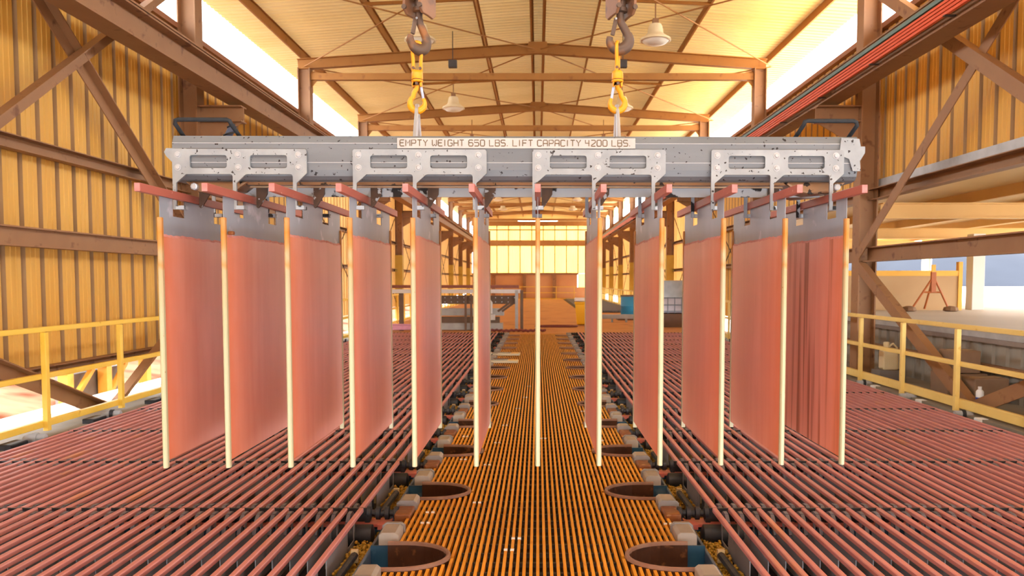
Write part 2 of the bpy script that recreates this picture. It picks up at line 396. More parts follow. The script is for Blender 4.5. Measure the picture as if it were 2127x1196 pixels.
wf = structure('wall_added_bounce', (0,-2,0))  # unseen wall behind the camera, added to stop frontal light and bounce fill
for k in range(-9, 9): o = link('wall_sheet', sl2, wf, (.686*k,0,.5)); o.rotation_euler = (0,0,-PI/2)

# columns with brackets
def column(x, y, s, k):
    side = 'left' if s < 0 else 'right'
    t = thing('steel_column', f'{ORD[k]} brown steel column counted from the front along the {side} wall', 'column', (x,y,-1.5), 'steel columns along the walls')
    MB().ibeam((0,0,0),(0,0,C+5.2+1.5),.28,.30,.022, up=(1,0,0)).build('shaft', 'steel_paint', t)
    if k >= 3:
        o = MB().box((-.155,-.165,1.5),(.155,.165,C+1.05+1.5)).build('painted_base', 'base_yellow', t); o['label'] = 'olive yellow painted column base'
    z = C+2.62+1.5
    m = MB(); m.ibeam((-s*.14,0,z+.12),(-s*.86,0,z+.12),.24,.26,.02); m.prism([(-s*.14,z-.01),(-s*.84,z-.01),(-s*.14,z-.42)], 1, -.012, .012)
    m.build('beam_bracket', 'steel_paint', t)
    return t
for k, y in enumerate(FR[1:]):
    column(CL, y, -1, k); column(CR, y, 1, k)

# thin rod bracing on the far walls
for k in range(3, 9):
    a, b = FR[k]+.2, FR[k+1]-.2
    for wpar, x in ((wl, .12), (wr, -.12)):
        for z0, z1 in ((.7, C+2.6), (C+2.6, .7)): MB().tube([(x,a,z0),(x,b,z1)], .014, 5).build('brace_rod', 'rod_black', wpar)

# roof frames
def frame(y, k):
    t = thing('roof_frame', f'{ORD[k]} brown gable roof frame counted from the front spanning the hall', 'roof frame', (0,y,C+5.0), 'gable roof frames')
    for s in (-1, 1):
        xe = CL if s < 0 else CR
        MB().ibeam((xe*1.03,0,.30),(0,0,.69),.16,.25,.016).build('rafter', 'rafter_paint', t)
        MB().prism([(xe,-.06),(xe-s*-.0,.18),(xe-s*.75,.02),(xe-s*.75,-.04),(xe-s*.3,-.08),(xe,-.45)], 1, -.01, .01).build('knee_plate', 'rafter_paint', t)
    MB().box((CL+.1,-.07,-.08),(CR-.1,.07,.08)).build('tie_beam', 'rafter_paint', t)
    MB().prism([(-.22,.58),(.22,.58),(.26,.66),(.22,.83),(-.22,.83),(-.26,.66)], 1, -.09, -.08).build('ridge_plate', 'rafter_paint', t)
for k, y in enumerate(FR[1:]): frame(y, k)

# roof
ce = structure('ceiling', (0,0,C))
ZR, ZE, XE = 6.08, 5.60, 6.72
def roofz(x): return ZR-(ZR-ZE)*abs(x)/XE
def roof_mesh(s):
    prof = []
    for k in range(5):
        q = .186*k; prof += [(q,0),(q+.11,0),(q+.128,.03),(q+.168,.03)]
    prof.append((.93,0)); m = MB(); vs = []
    for (yy,dz) in prof: vs.append((0,yy,ZR+dz))
    for (yy,dz) in prof: vs.append((s*XE,yy,ZE+dz))
    n = len(prof); m.q(vs, [(i,i+1,i+1+n,i+n) for i in range(n-1)])
    return m.mesh('roof_sheet', 'roof_cream')
rm = {s: roof_mesh(s) for s in (-1,1)}
y = -2.5
while y < YEND+.5:
    for s in (-1,1): link('roof_sheet', rm[s], ce, (0,y,0))
    y += .93
for s in (-1,1):
    for x in (.14,1.31,3.55,5.8):
        z = roofz(x)
        MB().prism([(x*s-.035,z-.21),(x*s+.005,z-.21),(x*s+.005,z-.012),(x*s+.045,z-.012),(x*s+.045,z-.002),(x*s-.005,z-.002),(x*s-.005,z-.2),(x*s-.035,z-.2)], 1, 4, YEND).build('purlin', 'rafter_paint', ce)
    xo = s*5.75
    for i in range(1, 10):
        a, b = FR[i], FR[i+1]
        for (p, q) in (((0,a),(xo,b)),((xo,a),(0,b))):
            z0 = 5.66 if p[0] == 0 else 5.25; z1 = 5.66 if q[0] == 0 else 5.25
            MB().tube([(p[0],p[1],z0),(q[0],q[1],z1)], .016, 5).build('brace_rod', 'rafter_paint', ce)
# strut bars between purlins near the front
for y in (10.4, 16.0, 22.4):
    for s in (-1,1): MB().bar((s*1.31,y,5.72),(s*3.55,y,5.62),.05,.06).build('strut', 'rafter_paint', ce)

# crane runway beams
for s, x in ((-1,-5.0),(1,4.85)):
    side = 'left' if s < 0 else 'right'
    t = thing('crane_runway_beam', f'long brown crane runway beam running along the {side} wall below the roof opening', 'beam', (x,35,C+2.95), 'crane runway beams')
    MB().ibeam((0,-37,.17),(0,35,.17),.32,.38,.022).build('girder', 'steel_paint', t)
    MB().box((-.17,-37,.37),(.17,35,.395)).build('cap_channel', 'steel_paint', t)
    MB().box((-.03,-37,.395),(.03,35,.47)).build('crane_rail', 'steel_paint', t)
    for y in FR[1:]: MB().box((-.15,y-35.01,.0),(-.01,y-34.99,.34)).build('stiffener', 'steel_paint', t)
t = thing('conductor_rail', 'bundle of orange and teal conductor bars on the right crane beam', 'conductor rail', (4.62,35,C+2.98), None)
for k in range(4):
    MB().box((-.05+.012*k,-37,.0+.053*k),(-.01+.012*k,35,.032+.053*k)).build('conductor_bar', 'conductor_orange', t)
o = MB().box((-.0,-37,.225),(.05,35,.275)).build('conductor_bar', 'conductor_teal', t); o['label'] = 'teal conductor bar'
for k in range(36):
    y = -34+1.95*k; MB().box((-.06,y,-.014),(.07,y+.05,-.002)).build('clamp', 'conductor_clamp', t)

# cross bracing on the column line
def brace(x, y0, z0, y1, z1, label):
    y0 *= K; y1 *= K; o = MB().bar((0,y0,z0),(0,y1,z1),.0,.0,(1,0,0),0,[(-.085,-.06),(.085,-.06),(.085,-.045),(-.07,-.045),(-.07,.06),(-.085,.06)]).build('cross_brace', 'steel_paint')
    o.location = (x,0,0); tag(o, label, 'brace', 'diagonal wall braces')
brace(-5.62, 8.8, C+4.85, 17.2, C+.45, 'brown diagonal brace on the left wall falling away from the camera')
brace(-5.52, 8.8, C+.6, 17.2, C+5.05, 'brown diagonal brace on the left wall rising past the crane beam')
brace(-5.62, 8.8, C-.35, 13.6, C-1.75, 'brown lower left brace falling behind the yellow guard rail')
brace(-5.52, 13.2, C-1.75, 17.2, C-.15, 'brown lower left brace rising to the wall behind the leftmost plate')
brace(5.36, 8.8, C+4.6, 17.2, C+.42, 'brown diagonal brace on the right wall running down to the column foot plate')
brace(5.28, 9.6, C+1.2, 17.2, C+4.9, 'brown diagonal brace on the right wall rising towards the far column')
brace(5.36, 11.8, C-1.9, 17.2, C+.25, 'brown brace from the right column down behind the yellow guard rail')
brace(5.3, 8.8, C-.5, 12.6, C-1.6, 'short brown brace at the right frame edge below the rail')

# lamps
lp0 = thing('high_bay_lamp', 'x', 'lamp', (-2.4,16.1,C+5.05))
m = MB().lathe([(.05,.22),(.12,.21),(.145,.15),(.165,.03),(.21,-.02),(.31,-.08),(.325,-.12),(.30,-.13),(.27,-.10)], seg=20); a1 = m.build('shade', 'lamp_cream', lp0, smooth=True)
a2 = MB().lathe([(.29,-.11),(.22,-.17),(.1,-.20),(.01,-.205)], seg=18).build('lens', 'lamp_lens', lp0, smooth=True)
a3 = MB().box((-.06,-.06,.21),(.06,.06,.32)).tube([(0,0,.32),(0,0,.88)],.015,6).build('hanger', 'steel_paint', lp0)
i = 0
for r in range(7):
    for s in (-1,1):
        o = lp0 if i == 0 else cp(lp0)
        if i: 
            for a in (a1,a2,a3): cp(a, o)
        o.location = (2.42*s, (21.65+8.4*r)*K, C+5.05)
        tag(o, f'cream high-bay lamp under the roof, {ORD[r]} on the {"left" if s<0 else "right"} from the front', 'lamp', 'high-bay lamps')
        i += 1
for s in (-1,1):
    o = MB().box((-.1,-.06,-.1),(.1,.06,.08)).bar((0,0,.08),(0,.0,.76),.02,.02,(0,1,0)).build('floodlight', 'flood_black', None, (2.02*s,18.6,C+5.15), .01)
    tag(o, f'small black floodlight hanging between the roof ties, {"left" if s<0 else "right"} of the ridge', 'floodlight', 'small floodlights')

# ------------------------------------------------------------------ cells
S = 1.342; MB.S = (S,1,S)
PITCH = 1.36; Y0 = 3.78; NC = 14; NB = 37; DX = .0745; XI = .893
HOLE = .525
# floating balls (shared mesh)
bm = bmesh.new()
for k in range(21):
    for j in range(60):
        x = -.066+.022*(k%7)+R.uniform(-.006,.006); yy = -.66+.0222*j+R.uniform(-.005,.005); z = (k//7)*.012+R.uniform(-.006,.006)
        if (k//7) and R.random() < .5: continue
        bmesh.ops.create_icosphere(bm, subdivisions=1, radius=.0115, matrix=Matrix.Translation((x,yy,z)))
for f in bm.faces: f.smooth = True
balls = bpy.data.meshes.new('floating_balls'); bm.to_mesh(balls); bm.free(); balls.materials.append(MATS['ball'])
def urim(y0, s):
    """U shaped overflow cover: wall ring, open towards the cell"""
    r = .215; c = .587; path = [(.665,-r)]
    path += [(c-r*math.sin(PI*k/14), -r*math.cos(PI*k/14)) for k in range(15)] + [(.665, r)]
    m = MB(); n = len(path)
    def off(i, d):
        a = Vector(path[max(i-1,0)]); b = Vector(path[min(i+1,n-1)]); t = (b-a).normalized(); nn = Vector((-t.y, t.x)); p = Vector(path[i])
        return p - nn*d*-1
    rings = []
    for (d, z) in ((.004,-.14),(.004,.0),(.002,.012),(-.006,.016),(-.014,.012),(-.016,.0),(-.014,-.14)):
        rings.append([(s*off(i,d).x, off(i,d).y, z) for i in range(n)])
    for a in range(len(rings)-1):
        for i in range(n-1): m.q([rings[a][i],rings[a][i+1],rings[a+1][i+1],rings[a+1][i]], [(0,1,2,3)], 1 if 1 <= a <= 4 else 0)
    return m.mesh('overflow_cover', ['hole_rust','rim_brown'], True)
um = {s: urim(0, s) for s in (-1,1)}
CELLW = ['nearest','second','third','fourth','fifth','sixth','seventh','eighth','ninth','tenth','eleventh','twelfth','thirteenth','farthest']
def cell(k, s):
    ya = Y0+PITCH*k; yb = ya+PITCH; yc = ya+PITCH/2; side = 'left' if s < 0 else 'right'
    t = thing('electrolytic_cell', f'{CELLW[k]} blue-grey plating cell from the camera on the {side} of the walkway', 'tank', (0,yc,0), 'plating cells')
    h = PITCH/2; yh = ya+HOLE-yc
    MB().prism([(s*.748,-1.4),(s*.762,-1.4),(s*.762,-.035),(s*.748,-.035)], 1, -h+.05, h-.05).build('tank_wall', 'rim_grey', t, bevel=.006)
    MB().box((s*3.62,-h,-1.4),(s*3.67,h,-.02)).build('tank_wall', 'rim_grey', t)
    MB().box((s*.76,h-.05,-1.4),(s*3.65,h+.05,-.07)).build('tank_wall', 'blue_tank', t)
    MB().box((s*.765,-h+.05,-.13),(s*3.62,h-.05,-.11)).build('electrolyte', 'electrolyte', t)
    o = link('floating_balls', balls, t, (s*.825*S,0,-.108*S)); o['kind'] = 'stuff'
    # overflow box
    b = MB(); x0, x1 = s*.655, s*.748
    b.box((x0,yh-.26,-.34),(x1,yh-.245,-.015)); b.box((x0,yh+.245,-.34),(x1,yh+.26,-.015)); b.box((s*.35,yh-.24,-.36),(x1,yh+.245,-.34))
    b.build('overflow_box', 'blue_tank', t)
    MB().box((s*.365,yh-.21,-.125),(s*.748,yh+.21,-.115)).build('overflow_water', 'water', t)
    link('overflow_cover', um[s], t, (0,yh,0))
    for (a, e) in ((yh+.255,yh+.44),(yh-.44,yh-.255)):
        cpx = MB().prism([(s*.625,-.02),(s*.715,-.02),(s*.715,.03),(s*.700,.042),(s*.64,.042),(s*.625,.03)], 1, a, e).build('rim_cap', 'cap_taupe', t, bevel=.006)
        ce_ = e if a > yh else a
        d = .02 if a > yh else -.02
        MB().prism([(s*.617,-.03),(s*.723,-.03),(s*.723,.034),(s*.704,.048),(s*.636,.048),(s*.617,.034)], 1, ce_-d*.8, ce_+d*.6).build('clamp', 'clamp_grey', t, bevel=.003)
    MB().tube([(s*.828,-h+.17,-.055),(s*.815,-h+.74,-.05)], .017, 8).build('spacer_rod', 'black_plastic', t, smooth=True)
    MB().box((s*.80,-h+.735,-.085),(s*.832,-h+.76,-.025)).build('spacer_clip', 'tan_plastic', t, bevel=.003)
    return t
def busbar(k, s):
    yb = Y0+PITCH*k; side = 'left' if s < 0 else 'right'
    t = thing('busbar', f'copper busbar with black insulator at the {"near" if k == 0 else "far"} end of the {CELLW[max(k-1,0)]} cell on the {side}', 'busbar', (0,yb,0), 'busbars between the cells')
    MB().box((s*.74,-.07,-.055),(s*3.62,.07,-.042)).build('copper_strip', 'copper_strip', t)
    b = MB(); b.box((s*.86,-.007,-.042),(s*3.6,.007,.026))
    for j in range(NB+1):
        x = XI+DX*(j-.5); b.box((s*(x-.012),-.03,-.042),(s*(x+.012),.03,-.004))
    b.build('insulator', 'black_plastic', t)
    b = MB()
    prof = []
    for j in range(4): prof += [(.018,.0+.045*j),(.034,.004+.045*j),(.034,.024+.045*j),(.018,.028+.045*j)]
    b.lathe([(r, s*(z+.70)) for r, z in prof], (0,0,.0), 12, 0, 0); b.build('insulator_knob', 'black_plastic', t, smooth=True)
    MB().lathe([(.03,s*.80),(.055,s*.81),(.055,s*1.0),(.03,s*1.01)], (0,-.16,-.075), 14, 0, 0).build('black_sleeve', 'black_plastic', t, smooth=True)
    MB().box((s*.628,-.115,-.04),(s*.71,.09,.02)).build('end_block', 'block_rust', t, bevel=.012)
    MB().box((s*.70,-.13,-.055),(s*.79,-.05,-.03)).build('copper_tab', 'copper_strip', t)
for k in range(NC):
    for s in (-1,1): cell(k, s)
for k in range(1, NC+1):
    for s in (-1,1): busbar(k, s)

# cathodes and anodes hanging in the cells
barm = MB().prism([(-.0122,-.020),(.0122,-.020),(.0122,-.004),(.009,0),(-.009,0),(-.0122,-.004)], 1, -.671, .671).mesh('hanger_bar', ['copper_bar'])
pm = MB()
for (a, b) in ((-.48,-.36),(-.19,.29),(.45,.48)): pm.box((-.002,a,-.11),(.002,b,-.02))
pm.box((-.002,-.48,-.3),(.002,.48,-.11)); pmesh = pm.mesh('steel_plate', 'cell_steel')
def anode_mb(cx=0, cy=0):
    m = MB(); m.box((cx-.004,cy-.46,-.32),(cx+.004,cy+.46,-.12))
    for d in (-1,1):
        pts = [(-.645,-.022),(-.60,.0),(-.55,-.002),(-.505,-.03),(-.475,-.08),(-.462,-.14),(-.46,-.2)]; pts = [(p[0]*1.02,p[1]+.022) for p in pts]
        prof = [(cy+d*p[0], p[1]) for p in pts]
        for i in range(len(prof)-1):
            (ya,za),(yb,zb) = prof[i],prof[i+1]
            m.bar((cx,ya,za-.012),(cx,yb,zb-.012), .018, .03, (0,d*.3,1) if i < 3 else (0,-d,.2))
    m.box((cx-.01,cy-.46,-.145),(cx+.01,cy+.46,-.115))
    m.box((cx-.014,cy+.05,-.11),(cx+.014,cy+.075,-.06), 1)
    return m
anm = anode_mb().mesh('anode', ['lead','tan_plastic'])
def ordw(j):
    if j < 18: return ORD[j]
    j += 1
    if j < 21: return {19:'nineteenth',20:'twentieth'}[j]
    return {2:'twenty',3:'thirty'}[j//10]+'-'+ORD[j%10-1] if j%10 else 'thirtieth'
cells = [(k, s) for k in range(NC) for s in (-1,1)]
cand = []
for k, s in cells:
    yc = Y0+PITCH*(k+.5)
    for j in range(NB):
        x = XI+DX*j
        if x/(yc+.68) < .58: cand.append((k, s, j))
single = set(cand[:300]); rest_c = MB(); rest_a = MB()
zb = .028
for k, s, j in cand:
    yc = Y0+PITCH*(k+.5)+R.uniform(-.008,.008); x = s*(XI+DX*j)+R.uniform(-.003,.003)
    side = 'left' if s < 0 else 'right'; nth = ordw(j)
    xa = s*(XI+DX*(j+.5))
    if (k,s,j) in single:
        g = f'cathodes in the {CELLW[k]} cell on the {side}'
        t = thing('cathode_plate', f'{nth} copper-barred cathode out from the walkway in the {CELLW[k]} cell on the {side}', 'cathode', (x*S,yc,zb*S), g)
        b = link('hanger_bar', barm, t); p = link('steel_plate', pmesh, t)
        t.rotation_euler = (0, 0, R.uniform(-.003,.003))
        if j < NB-1:
            a = link('anode_plate', anm, None, (xa*S,Y0+PITCH*(k+.5),.0))
            tag(a, f'{nth} dark lead anode out from the walkway in the {CELLW[k]} cell on the {side}', 'anode', f'anodes in the {CELLW[k]} cell on the {side}')
    else:
        rest_c.box((x-.0122,yc-.671,zb-.020),(x+.0122,yc+.671,zb)); rest_c.box((x-.002,yc-.48,-.105),(x+.002,yc+.48,zb-.03), 1)
        rest_a.box((xa-.01,yc-.62,-.035),(xa+.01,yc-.5,.0)).box((xa-.01,yc+.5,-.035),(xa+.01,yc+.62,.0)).box((xa-.01,yc-.5,-.13),(xa+.01,yc+.5,-.08))
o = rest_c.build('cathode_rows', ['copper_bar','cell_steel']); o['kind'] = 'stuff'; tag(o, 'rows of copper hanger bars in the farther cells on both sides', 'cathodes')
o = rest_a.build('anode_rows', ['lead']); o['kind'] = 'stuff'; tag(o, 'dark anode ends between the bars of the farther cells', 'anodes')

# feed pipes at the outer cell ends
for s in (-1,1):
    side = 'left' if s < 0 else 'right'
    for k in range(1, 12):
        y = Y0+PITCH*k+1.0
        t = thing('feed_pipe', f'grey plastic feed pipe elbow at the outer end of the {CELLW[k]} cell on the {side}', 'pipe', (s*3.66*S,y,.0), 'feed pipes at the cell ends')
        MB().tube([(s*-.06,0,.02),(s*.05,0,.02),(s*.085,0,.01),(s*.10,0,-.02),(s*.10,0,-.30)], .032, 10).build('pipe', 'pipe_grey', t, smooth=True)
        MB().tube([(s*.0,0,.02),(s*.03,0,.02)], .04, 10).build('coupling', 'black_plastic' if k%2 else 'pipe_grey', t, smooth=True)
        if s > 0: MB().box((.02,-.32,-.08),(.10,-.2,.02)).build('junction_box', 'white_box', t, bevel=.01)
        else: MB().box((-.12,-.36,-.06),(-.02,-.1,.025)).build('bracket', 'black_plastic', t, bevel=.01)

# ------------------------------------------------------------------ walkway grating
gt = thing('walkway_grating', 'orange fibreglass grating walkway running between the two banks of cells', 'grating', (0,0,0))
GP = .0279
holes = [Y0+PITCH*k+HOLE for k in range(9)]
def gbar(x, a, b):
    key = round(b-a, 3)
    if key not in gmesh: gmesh[key] = MB().prism([(-.0065,-.028),(.0065,-.028),(.0065,0),(-.0065,0)], 1, 0, b-a).mesh('grating_bar', 'grating_orange')
    link('grating_bar', gmesh[key], gt, (x*S,a,0))
gmesh = {}
for i in range(-23, 24):
    x = GP*i; ax = abs(x); a = 3.0; yend = 22.84
    if ax < .34: gbar(x, a, yend); continue
    hw = .225 if ax > .587 else math.sqrt(max(0, .225**2-(.587-ax)**2)) if .587-ax < .225 else 0
    if hw <= 0: gbar(x, a, yend); continue
    for hy in holes:
        gbar(x, a, hy-hw); a = hy+hw
    gbar(x, a, yend)
m = MB(); y = 3.05; cl = .36
def inhole(y):
    return any(abs(y-h) < .25 for h in holes)
while y < 22.8:
    xm = .335 if inhole(y) else .64
    m.box((-xm,y-.009,-.026),(xm,y+.009,-.008)); y += .15
    
o = m.build('cross_rods', 'rod_black', gt); o['kind'] = 'stuff'
clipm = MB().box((-.008,-.009,-.004),(.008,.009,.004)).box((.02,-.009,-.004),(.036,.009,.004)).mesh('clip', 'clip_white')
for (x, y) in [(-.545,4.92),(.5,4.55),(-.335,5.38),(-.12,4.62),(-.555,5.15),(-.15,4.42),(-.35,5.9),(.62,4.9),(-.62,5.9),(-.5,6.7),(-.33,6.5),(.55,5.9),(-.3,7.4),(.03,7.6),(-.56,7.7),(.45,7.5),(-.28,8.3),(-.2,9.4),(-.15,10.3),(-.12,11.4),(.4,9.2)]:
    if inhole(y) and abs(x) > .3: continue
    link('clip', clipm, gt, (S*(GP*round(x/GP)),y,.002))
# far hole covers
for k in range(9, NC):
    for s in (-1,1):
        y = Y0+PITCH*k+HOLE
        o = MB().prism([(s*.40,y-.13),(s*.62,y-.16),(s*.62,y+.16),(s*.40,y+.13),(s*.37,y)], 2, .0, .02).build('overflow_lid', 'rim_brown')
        tag(o, f'brown overflow lid on the grating beside the {CELLW[k]} cell on the {"left" if s<0 else "right"}', 'lid', 'brown overflow lids')
# two white boards on the grating
for y, w_ in ((14.75,'nearer'),(16.2,'farther')):
    t = thing('cover_board', f'{w_} of two white boards with a tan end lying across the grating on the left', 'board', (-.48*S,y,.0), 'white boards on the grating')
    MB().box((-.24,-.16,.004),(.2,.16,.035)).build('panel', 'board_white', t, bevel=.006); MB().box((-.16,-.04,.035),(.05,.05,.04)).build('slot', 'board_slot', t)
    MB().box((.06,-.06,.035),(.18,.1,.042)).build('end_patch', 'board_tan', t)
    MB().box((-.28,-.2,.004),(-.24,-.05,.05)).build('foot', 'board_white', t)

# ------------------------------------------------------------------ guard rails
MB.S = (1,1,1)
def guard(name, label, x, ya, yb, posts, zt, zm, zb_, mt, s, toe=.07):
    t = thing(name, label, 'guard rail', (x,(ya+yb)/2,0)); yc = (ya+yb)/2
    for z, n_, h in ((zt,'top_rail',.055),(zm,'mid_rail',.055),(zb_,'toe_rail',toe)):
        MB().box((-.028,ya-yc,z-h/2),(.028,yb-yc,z+h/2)).build(n_, mt, t, bevel=.006)
    for p in posts: MB().box((-s*.075,p-yc-.03,0),(-s*.02,p-yc+.03,zt-.027)).build('post', mt, t, bevel=.005)
    return t
guard('guard_rail', 'yellow square-tube guard rail along the left walkway below the corrugated wall', -5.2, 3.5, 68, [(8.82+1.94*k)*K for k in range(42)], C-.51, C-1.0, C-1.50, 'rail_yellow', -1)
guard('guard_rail', 'pale yellow guard rail along the right walkway in front of the grey parapet', 5.05, 3.5, 68, [(8.03+1.72*k)*K*1.07 for k in range(44)], C-.545, C-.99, C-1.46, 'rail_pale', 1, .11)
t = guard('guard_rail', 'bright yellow guard rail across the far floor in front of the tan end wall', 0, -4.5, 3.2, [], 1.07, .58, .08, 'rail_yellow', 1)
t.rotation_euler = (0,0,-PI/2); t.location = (-.65,64,0)
for k in range(6): MB().box((-.03,-3.85+1.5*k,0),(.03,-3.79+1.5*k,1.05)).build('post', 'rail_yellow', t)

# ------------------------------------------------------------------ lifted cathodes
PX = .2985; YC = 4.2
def lifted(i, lab):
    x = PX*i; t = thing('copper_cathode', lab, 'cathode', (x,YC+x*.022,C+.42), 'copper cathode plates on the lifting beam')
    MB().box((-.0135,-.69,-.02),(.0135,.69,.018)).build('hanger_bar', 'copper_bar_dark', t, bevel=.002)
    for e in (-1,1): MB().box((-.0125,e*.69,-.019),(.0125,e*.6915,.017)).build('bar_end', 'bar_end', t)
    pl = [(-.49,-1.28),(.49,-1.28),(.49,-.02),(.245,-.02),(.245,-.105),(.12,-.105),(.12,-.02),(-.235,-.02),(-.235,-.105),(-.36,-.105),(-.36,-.02),(-.49,-.02)]
    o = flat_poly('steel_plate', pl, [], .0035, 'plate_steel', t); o.rotation_euler = (0,0,PI/2)
    # copper deposit on both faces, ragged upper edge
    n = 40; m = MB(); zt = -.197; zb2 = -1.285
    for sgn in (-1,1):
        top = [(-.482+.964*q/n, zt+R.uniform(-.003,.003)-.002*math.sin(q*.4)) for q in range(n+1)]
        xo = sgn*.0075; xi = sgn*.0018
        for q in range(n):
            (ya,za),(yb,zb3) = top[q],top[q+1]
            m.q([(xo,ya,za-.012),(xo,yb,zb3-.012),(xo,yb,zb2),(xo,ya,zb2)], [(0,1,2,3)], 0)
            m.q([(xo,ya,za-.012),(xo,yb,zb3-.012),(xi,yb,zb3),(xi,ya,za)], [(0,1,2,3)], 1)
        for yy, za in (top[0],top[-1]): m.q([(xo,yy,za-.012),(xi,yy,za),(xi,yy,zb2),(xo,yy,zb2)], [(0,1,2,3)], 0)
        m.q([(xo,-.482,zb2),(xo,.482,zb2),(xi,.482,zb2),(xi,-.482,zb2)], [(0,1,2,3)], 0)
    # the gradient lives in object space, so the copper is its own object centred on the plate
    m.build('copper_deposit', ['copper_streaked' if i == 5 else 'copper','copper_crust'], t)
    for e in (-1,1):
        s_ = MB().prism([(-.0115,e*.478),(.0115,e*.478),(.0115,e*.497),(.006,e*.505),(-.006,e*.505),(-.0115,e*.497)], 2, -.6, .6).build('edge_strip', 'strip_cream', t, loc=(0,0,-.72), bevel=.002)
    return t
LL = ['leftmost copper cathode plate hanging from the lifting beam', 'second copper cathode plate from the left, with a brown nub beside its edge strip',
 'third copper cathode plate from the left end of the lifting beam', 'fourth copper cathode plate from the left under the beam', 'fifth copper cathode plate from the left, over the left edge of the walkway',
 'narrow-looking copper cathode plate just left of the edge-on centre plate', 'cathode plate seen exactly edge-on as one white strip above the walkway',
 'narrow-looking copper cathode plate just right of the edge-on centre plate', 'fourth copper cathode plate from the right end of the lifting beam', 'third copper cathode plate from the right end of the lifting beam',
 'second copper cathode plate from the right end of the lifting beam', 'rightmost copper cathode plate with brown vertical streaks']
for q, i in enumerate(range(-6, 6)):
    t = lifted(i, LL[q])
    if q == 1: MB().box((.003,-.455,-.20),(.03,-.425,-.182)).build('nub', 'block_rust', t, bevel=.005)

# ------------------------------------------------------------------ lifting beam
lb = thing('lifting_beam', 'grey steel lifting beam with stencilled weight plate carrying twelve copper cathodes', 'lifting beam', (0,4.115,C)); lb.rotation_euler = (0,0,.01); MB.S = (1,K,1)
BX0, BX1 = -1.825, 1.61
prof = [(-.30,.50),(-.255,.508),(-.275,.53),(-.288,.56),(-.29,.60),(-.29,.685),(-.268,.727)]
prof = [(-.20,.502),(-.245,.508),(-.27,.525),(-.284,.555),(-.29,.59),(-.29,.685),(-.262,.725)]
full = prof + [(-a, b) for a, b in reversed(prof)]
m = MB(); m.prism(full, 0, BX0, BX1); 
o = m.build('beam_tube', ['beam_steel'], lb, smooth=False)
MB().box((BX0+.06,-.2,.488),(BX1-.06,.2,.502)).build('bottom_plate', 'underside_brown', lb)
MB().tube([(BX0+.22,-.10,.492),(BX1-.10,-.10,.492)], .011, 10).build('slide_rod', 'rod_bright', lb, smooth=True)
# edge lines on the folded plate
for z in (.686,.59): MB().box((BX0,-.2925,z-.0015),(BX1,-.29,z+.0015)).build('fold_edge', 'bolt_white', lb)
# end pieces below the tube
for xe, d in ((BX0,1),(BX1,-1)):
    MB().prism([(xe+d*.03,.505),(xe+d*.36,.505),(xe+d*.30,.46),(xe+d*.22,.44),(xe+d*.10,.45)], 1, -.22, .2).build('end_shoe', 'underside_brown', lb, bevel=.012)
    MB().lathe([(.012,-.02),(.018,-.015),(.018,.015),(.012,.02)], (xe+d*.09,-.235,.475), 8, 0, 1).build('shoe_bolt', 'bolt_white', lb)
flat_poly('end_lug', [(BX0+.07,.66),(BX0-.03,.66),(BX0-.04,.64),(BX0-.03,.62),(BX0+.0,.59),(BX0+.07,.58)], [], .012, 'comb_steel', lb, (0,-.285*K,0))
flat_poly('end_lug', [(BX1-.09,.715),(BX1+.0,.71),(BX1+.008,.672),(BX1+.03,.672),(BX1+.03,.64),(BX1+.005,.60),(BX1+.01,.55),(BX1-.03,.55),(BX1-.05,.61),(BX1-.10,.63)], [], .012, 'comb_steel', lb, (0,-.297*K,0))
def comb_outline(ztop, zslot, zdiag, zleg, zfoot):
    b = [0, PX, 2*PX]
    p = [(-.029,zfoot),(.027,zfoot),(.027,zleg),(-.011,zleg),(-.011,zdiag),(.039,zslot)]
    for k in (1,2):
        x = b[k]
        p += [(x-.040,zslot),(x-.032,zslot-.003),(x-.029,zslot-.012)] if True else []
        p += [(x-.029,zfoot),(x+.027,zfoot),(x+.027,zleg),(x-.011,zleg),(x-.011,zdiag)]
        if k == 1: p += [(x+.034,zslot-.003),(x+.044,zslot)]
    p += [(b[2]+.041,zslot+.006),(b[2]+.041,ztop-.01),(b[2]+.033,ztop),(-.022,ztop),(-.029,ztop-.008)]
    return p
COMB = ['leftmost hook plate','second hook plate from the left','third hook plate from the left','rightmost hook plate']
for q in range(4):
    x0 = PX*(-6+3*q)
    hs = [rrect(.058+PX*k,.560,.242+PX*k,.624,.012) for k in (0,1)]
    o = flat_poly('hook_plate', comb_outline(.654,.530,.487,.375,.355), hs, .012, 'comb_steel', lb, (x0,-.303*K,0))
    for k in range(3):
        for z in (.625,.563):
            MB().lathe([(.0165,.0),(.0165,-.003)], (0,0,0), 14, 0, 1).lathe([(.0115,-.003),(.0115,-.009),(.009,-.011)], (0,0,0), 6, 0, 1).build('bolt', 'bolt_white', o, (PX*k,-.006,z))
    # rear hook plate
    flat_poly('hook_plate', comb_outline(.654,.530,.487,.375,.355), hs, .012, 'strip_steel', lb, (x0,.33*K,0))
    for k in range(3):   # feet carrying the bars, folded forward/back
        for yy in (-.303,.33): MB().box((x0+PX*k-.012,yy-.02,.356),(x0+PX*k+.027,yy+.05,.374)).build('hook_foot', 'strip_steel', lb)
# comb strip with guide fins underneath
MB().box((-6*PX+.13,-.036,.44),(5*PX-.0,-.024,.505)).build('guide_strip', 'strip_steel', lb)
for i in range(-6, 6):
    x = PX*i; flip = 1
    z1 = .388 if i >= -3 else .385
    flat_poly('guide_fin', [(x+.020,.50),(x+.078,.50),(x+.076,.452),(x+.034,z1),(x+.026,z1-.005),(x+.020,z1)], [], .012, 'fin_dirty', lb, (0,-.043*K-.004,0))
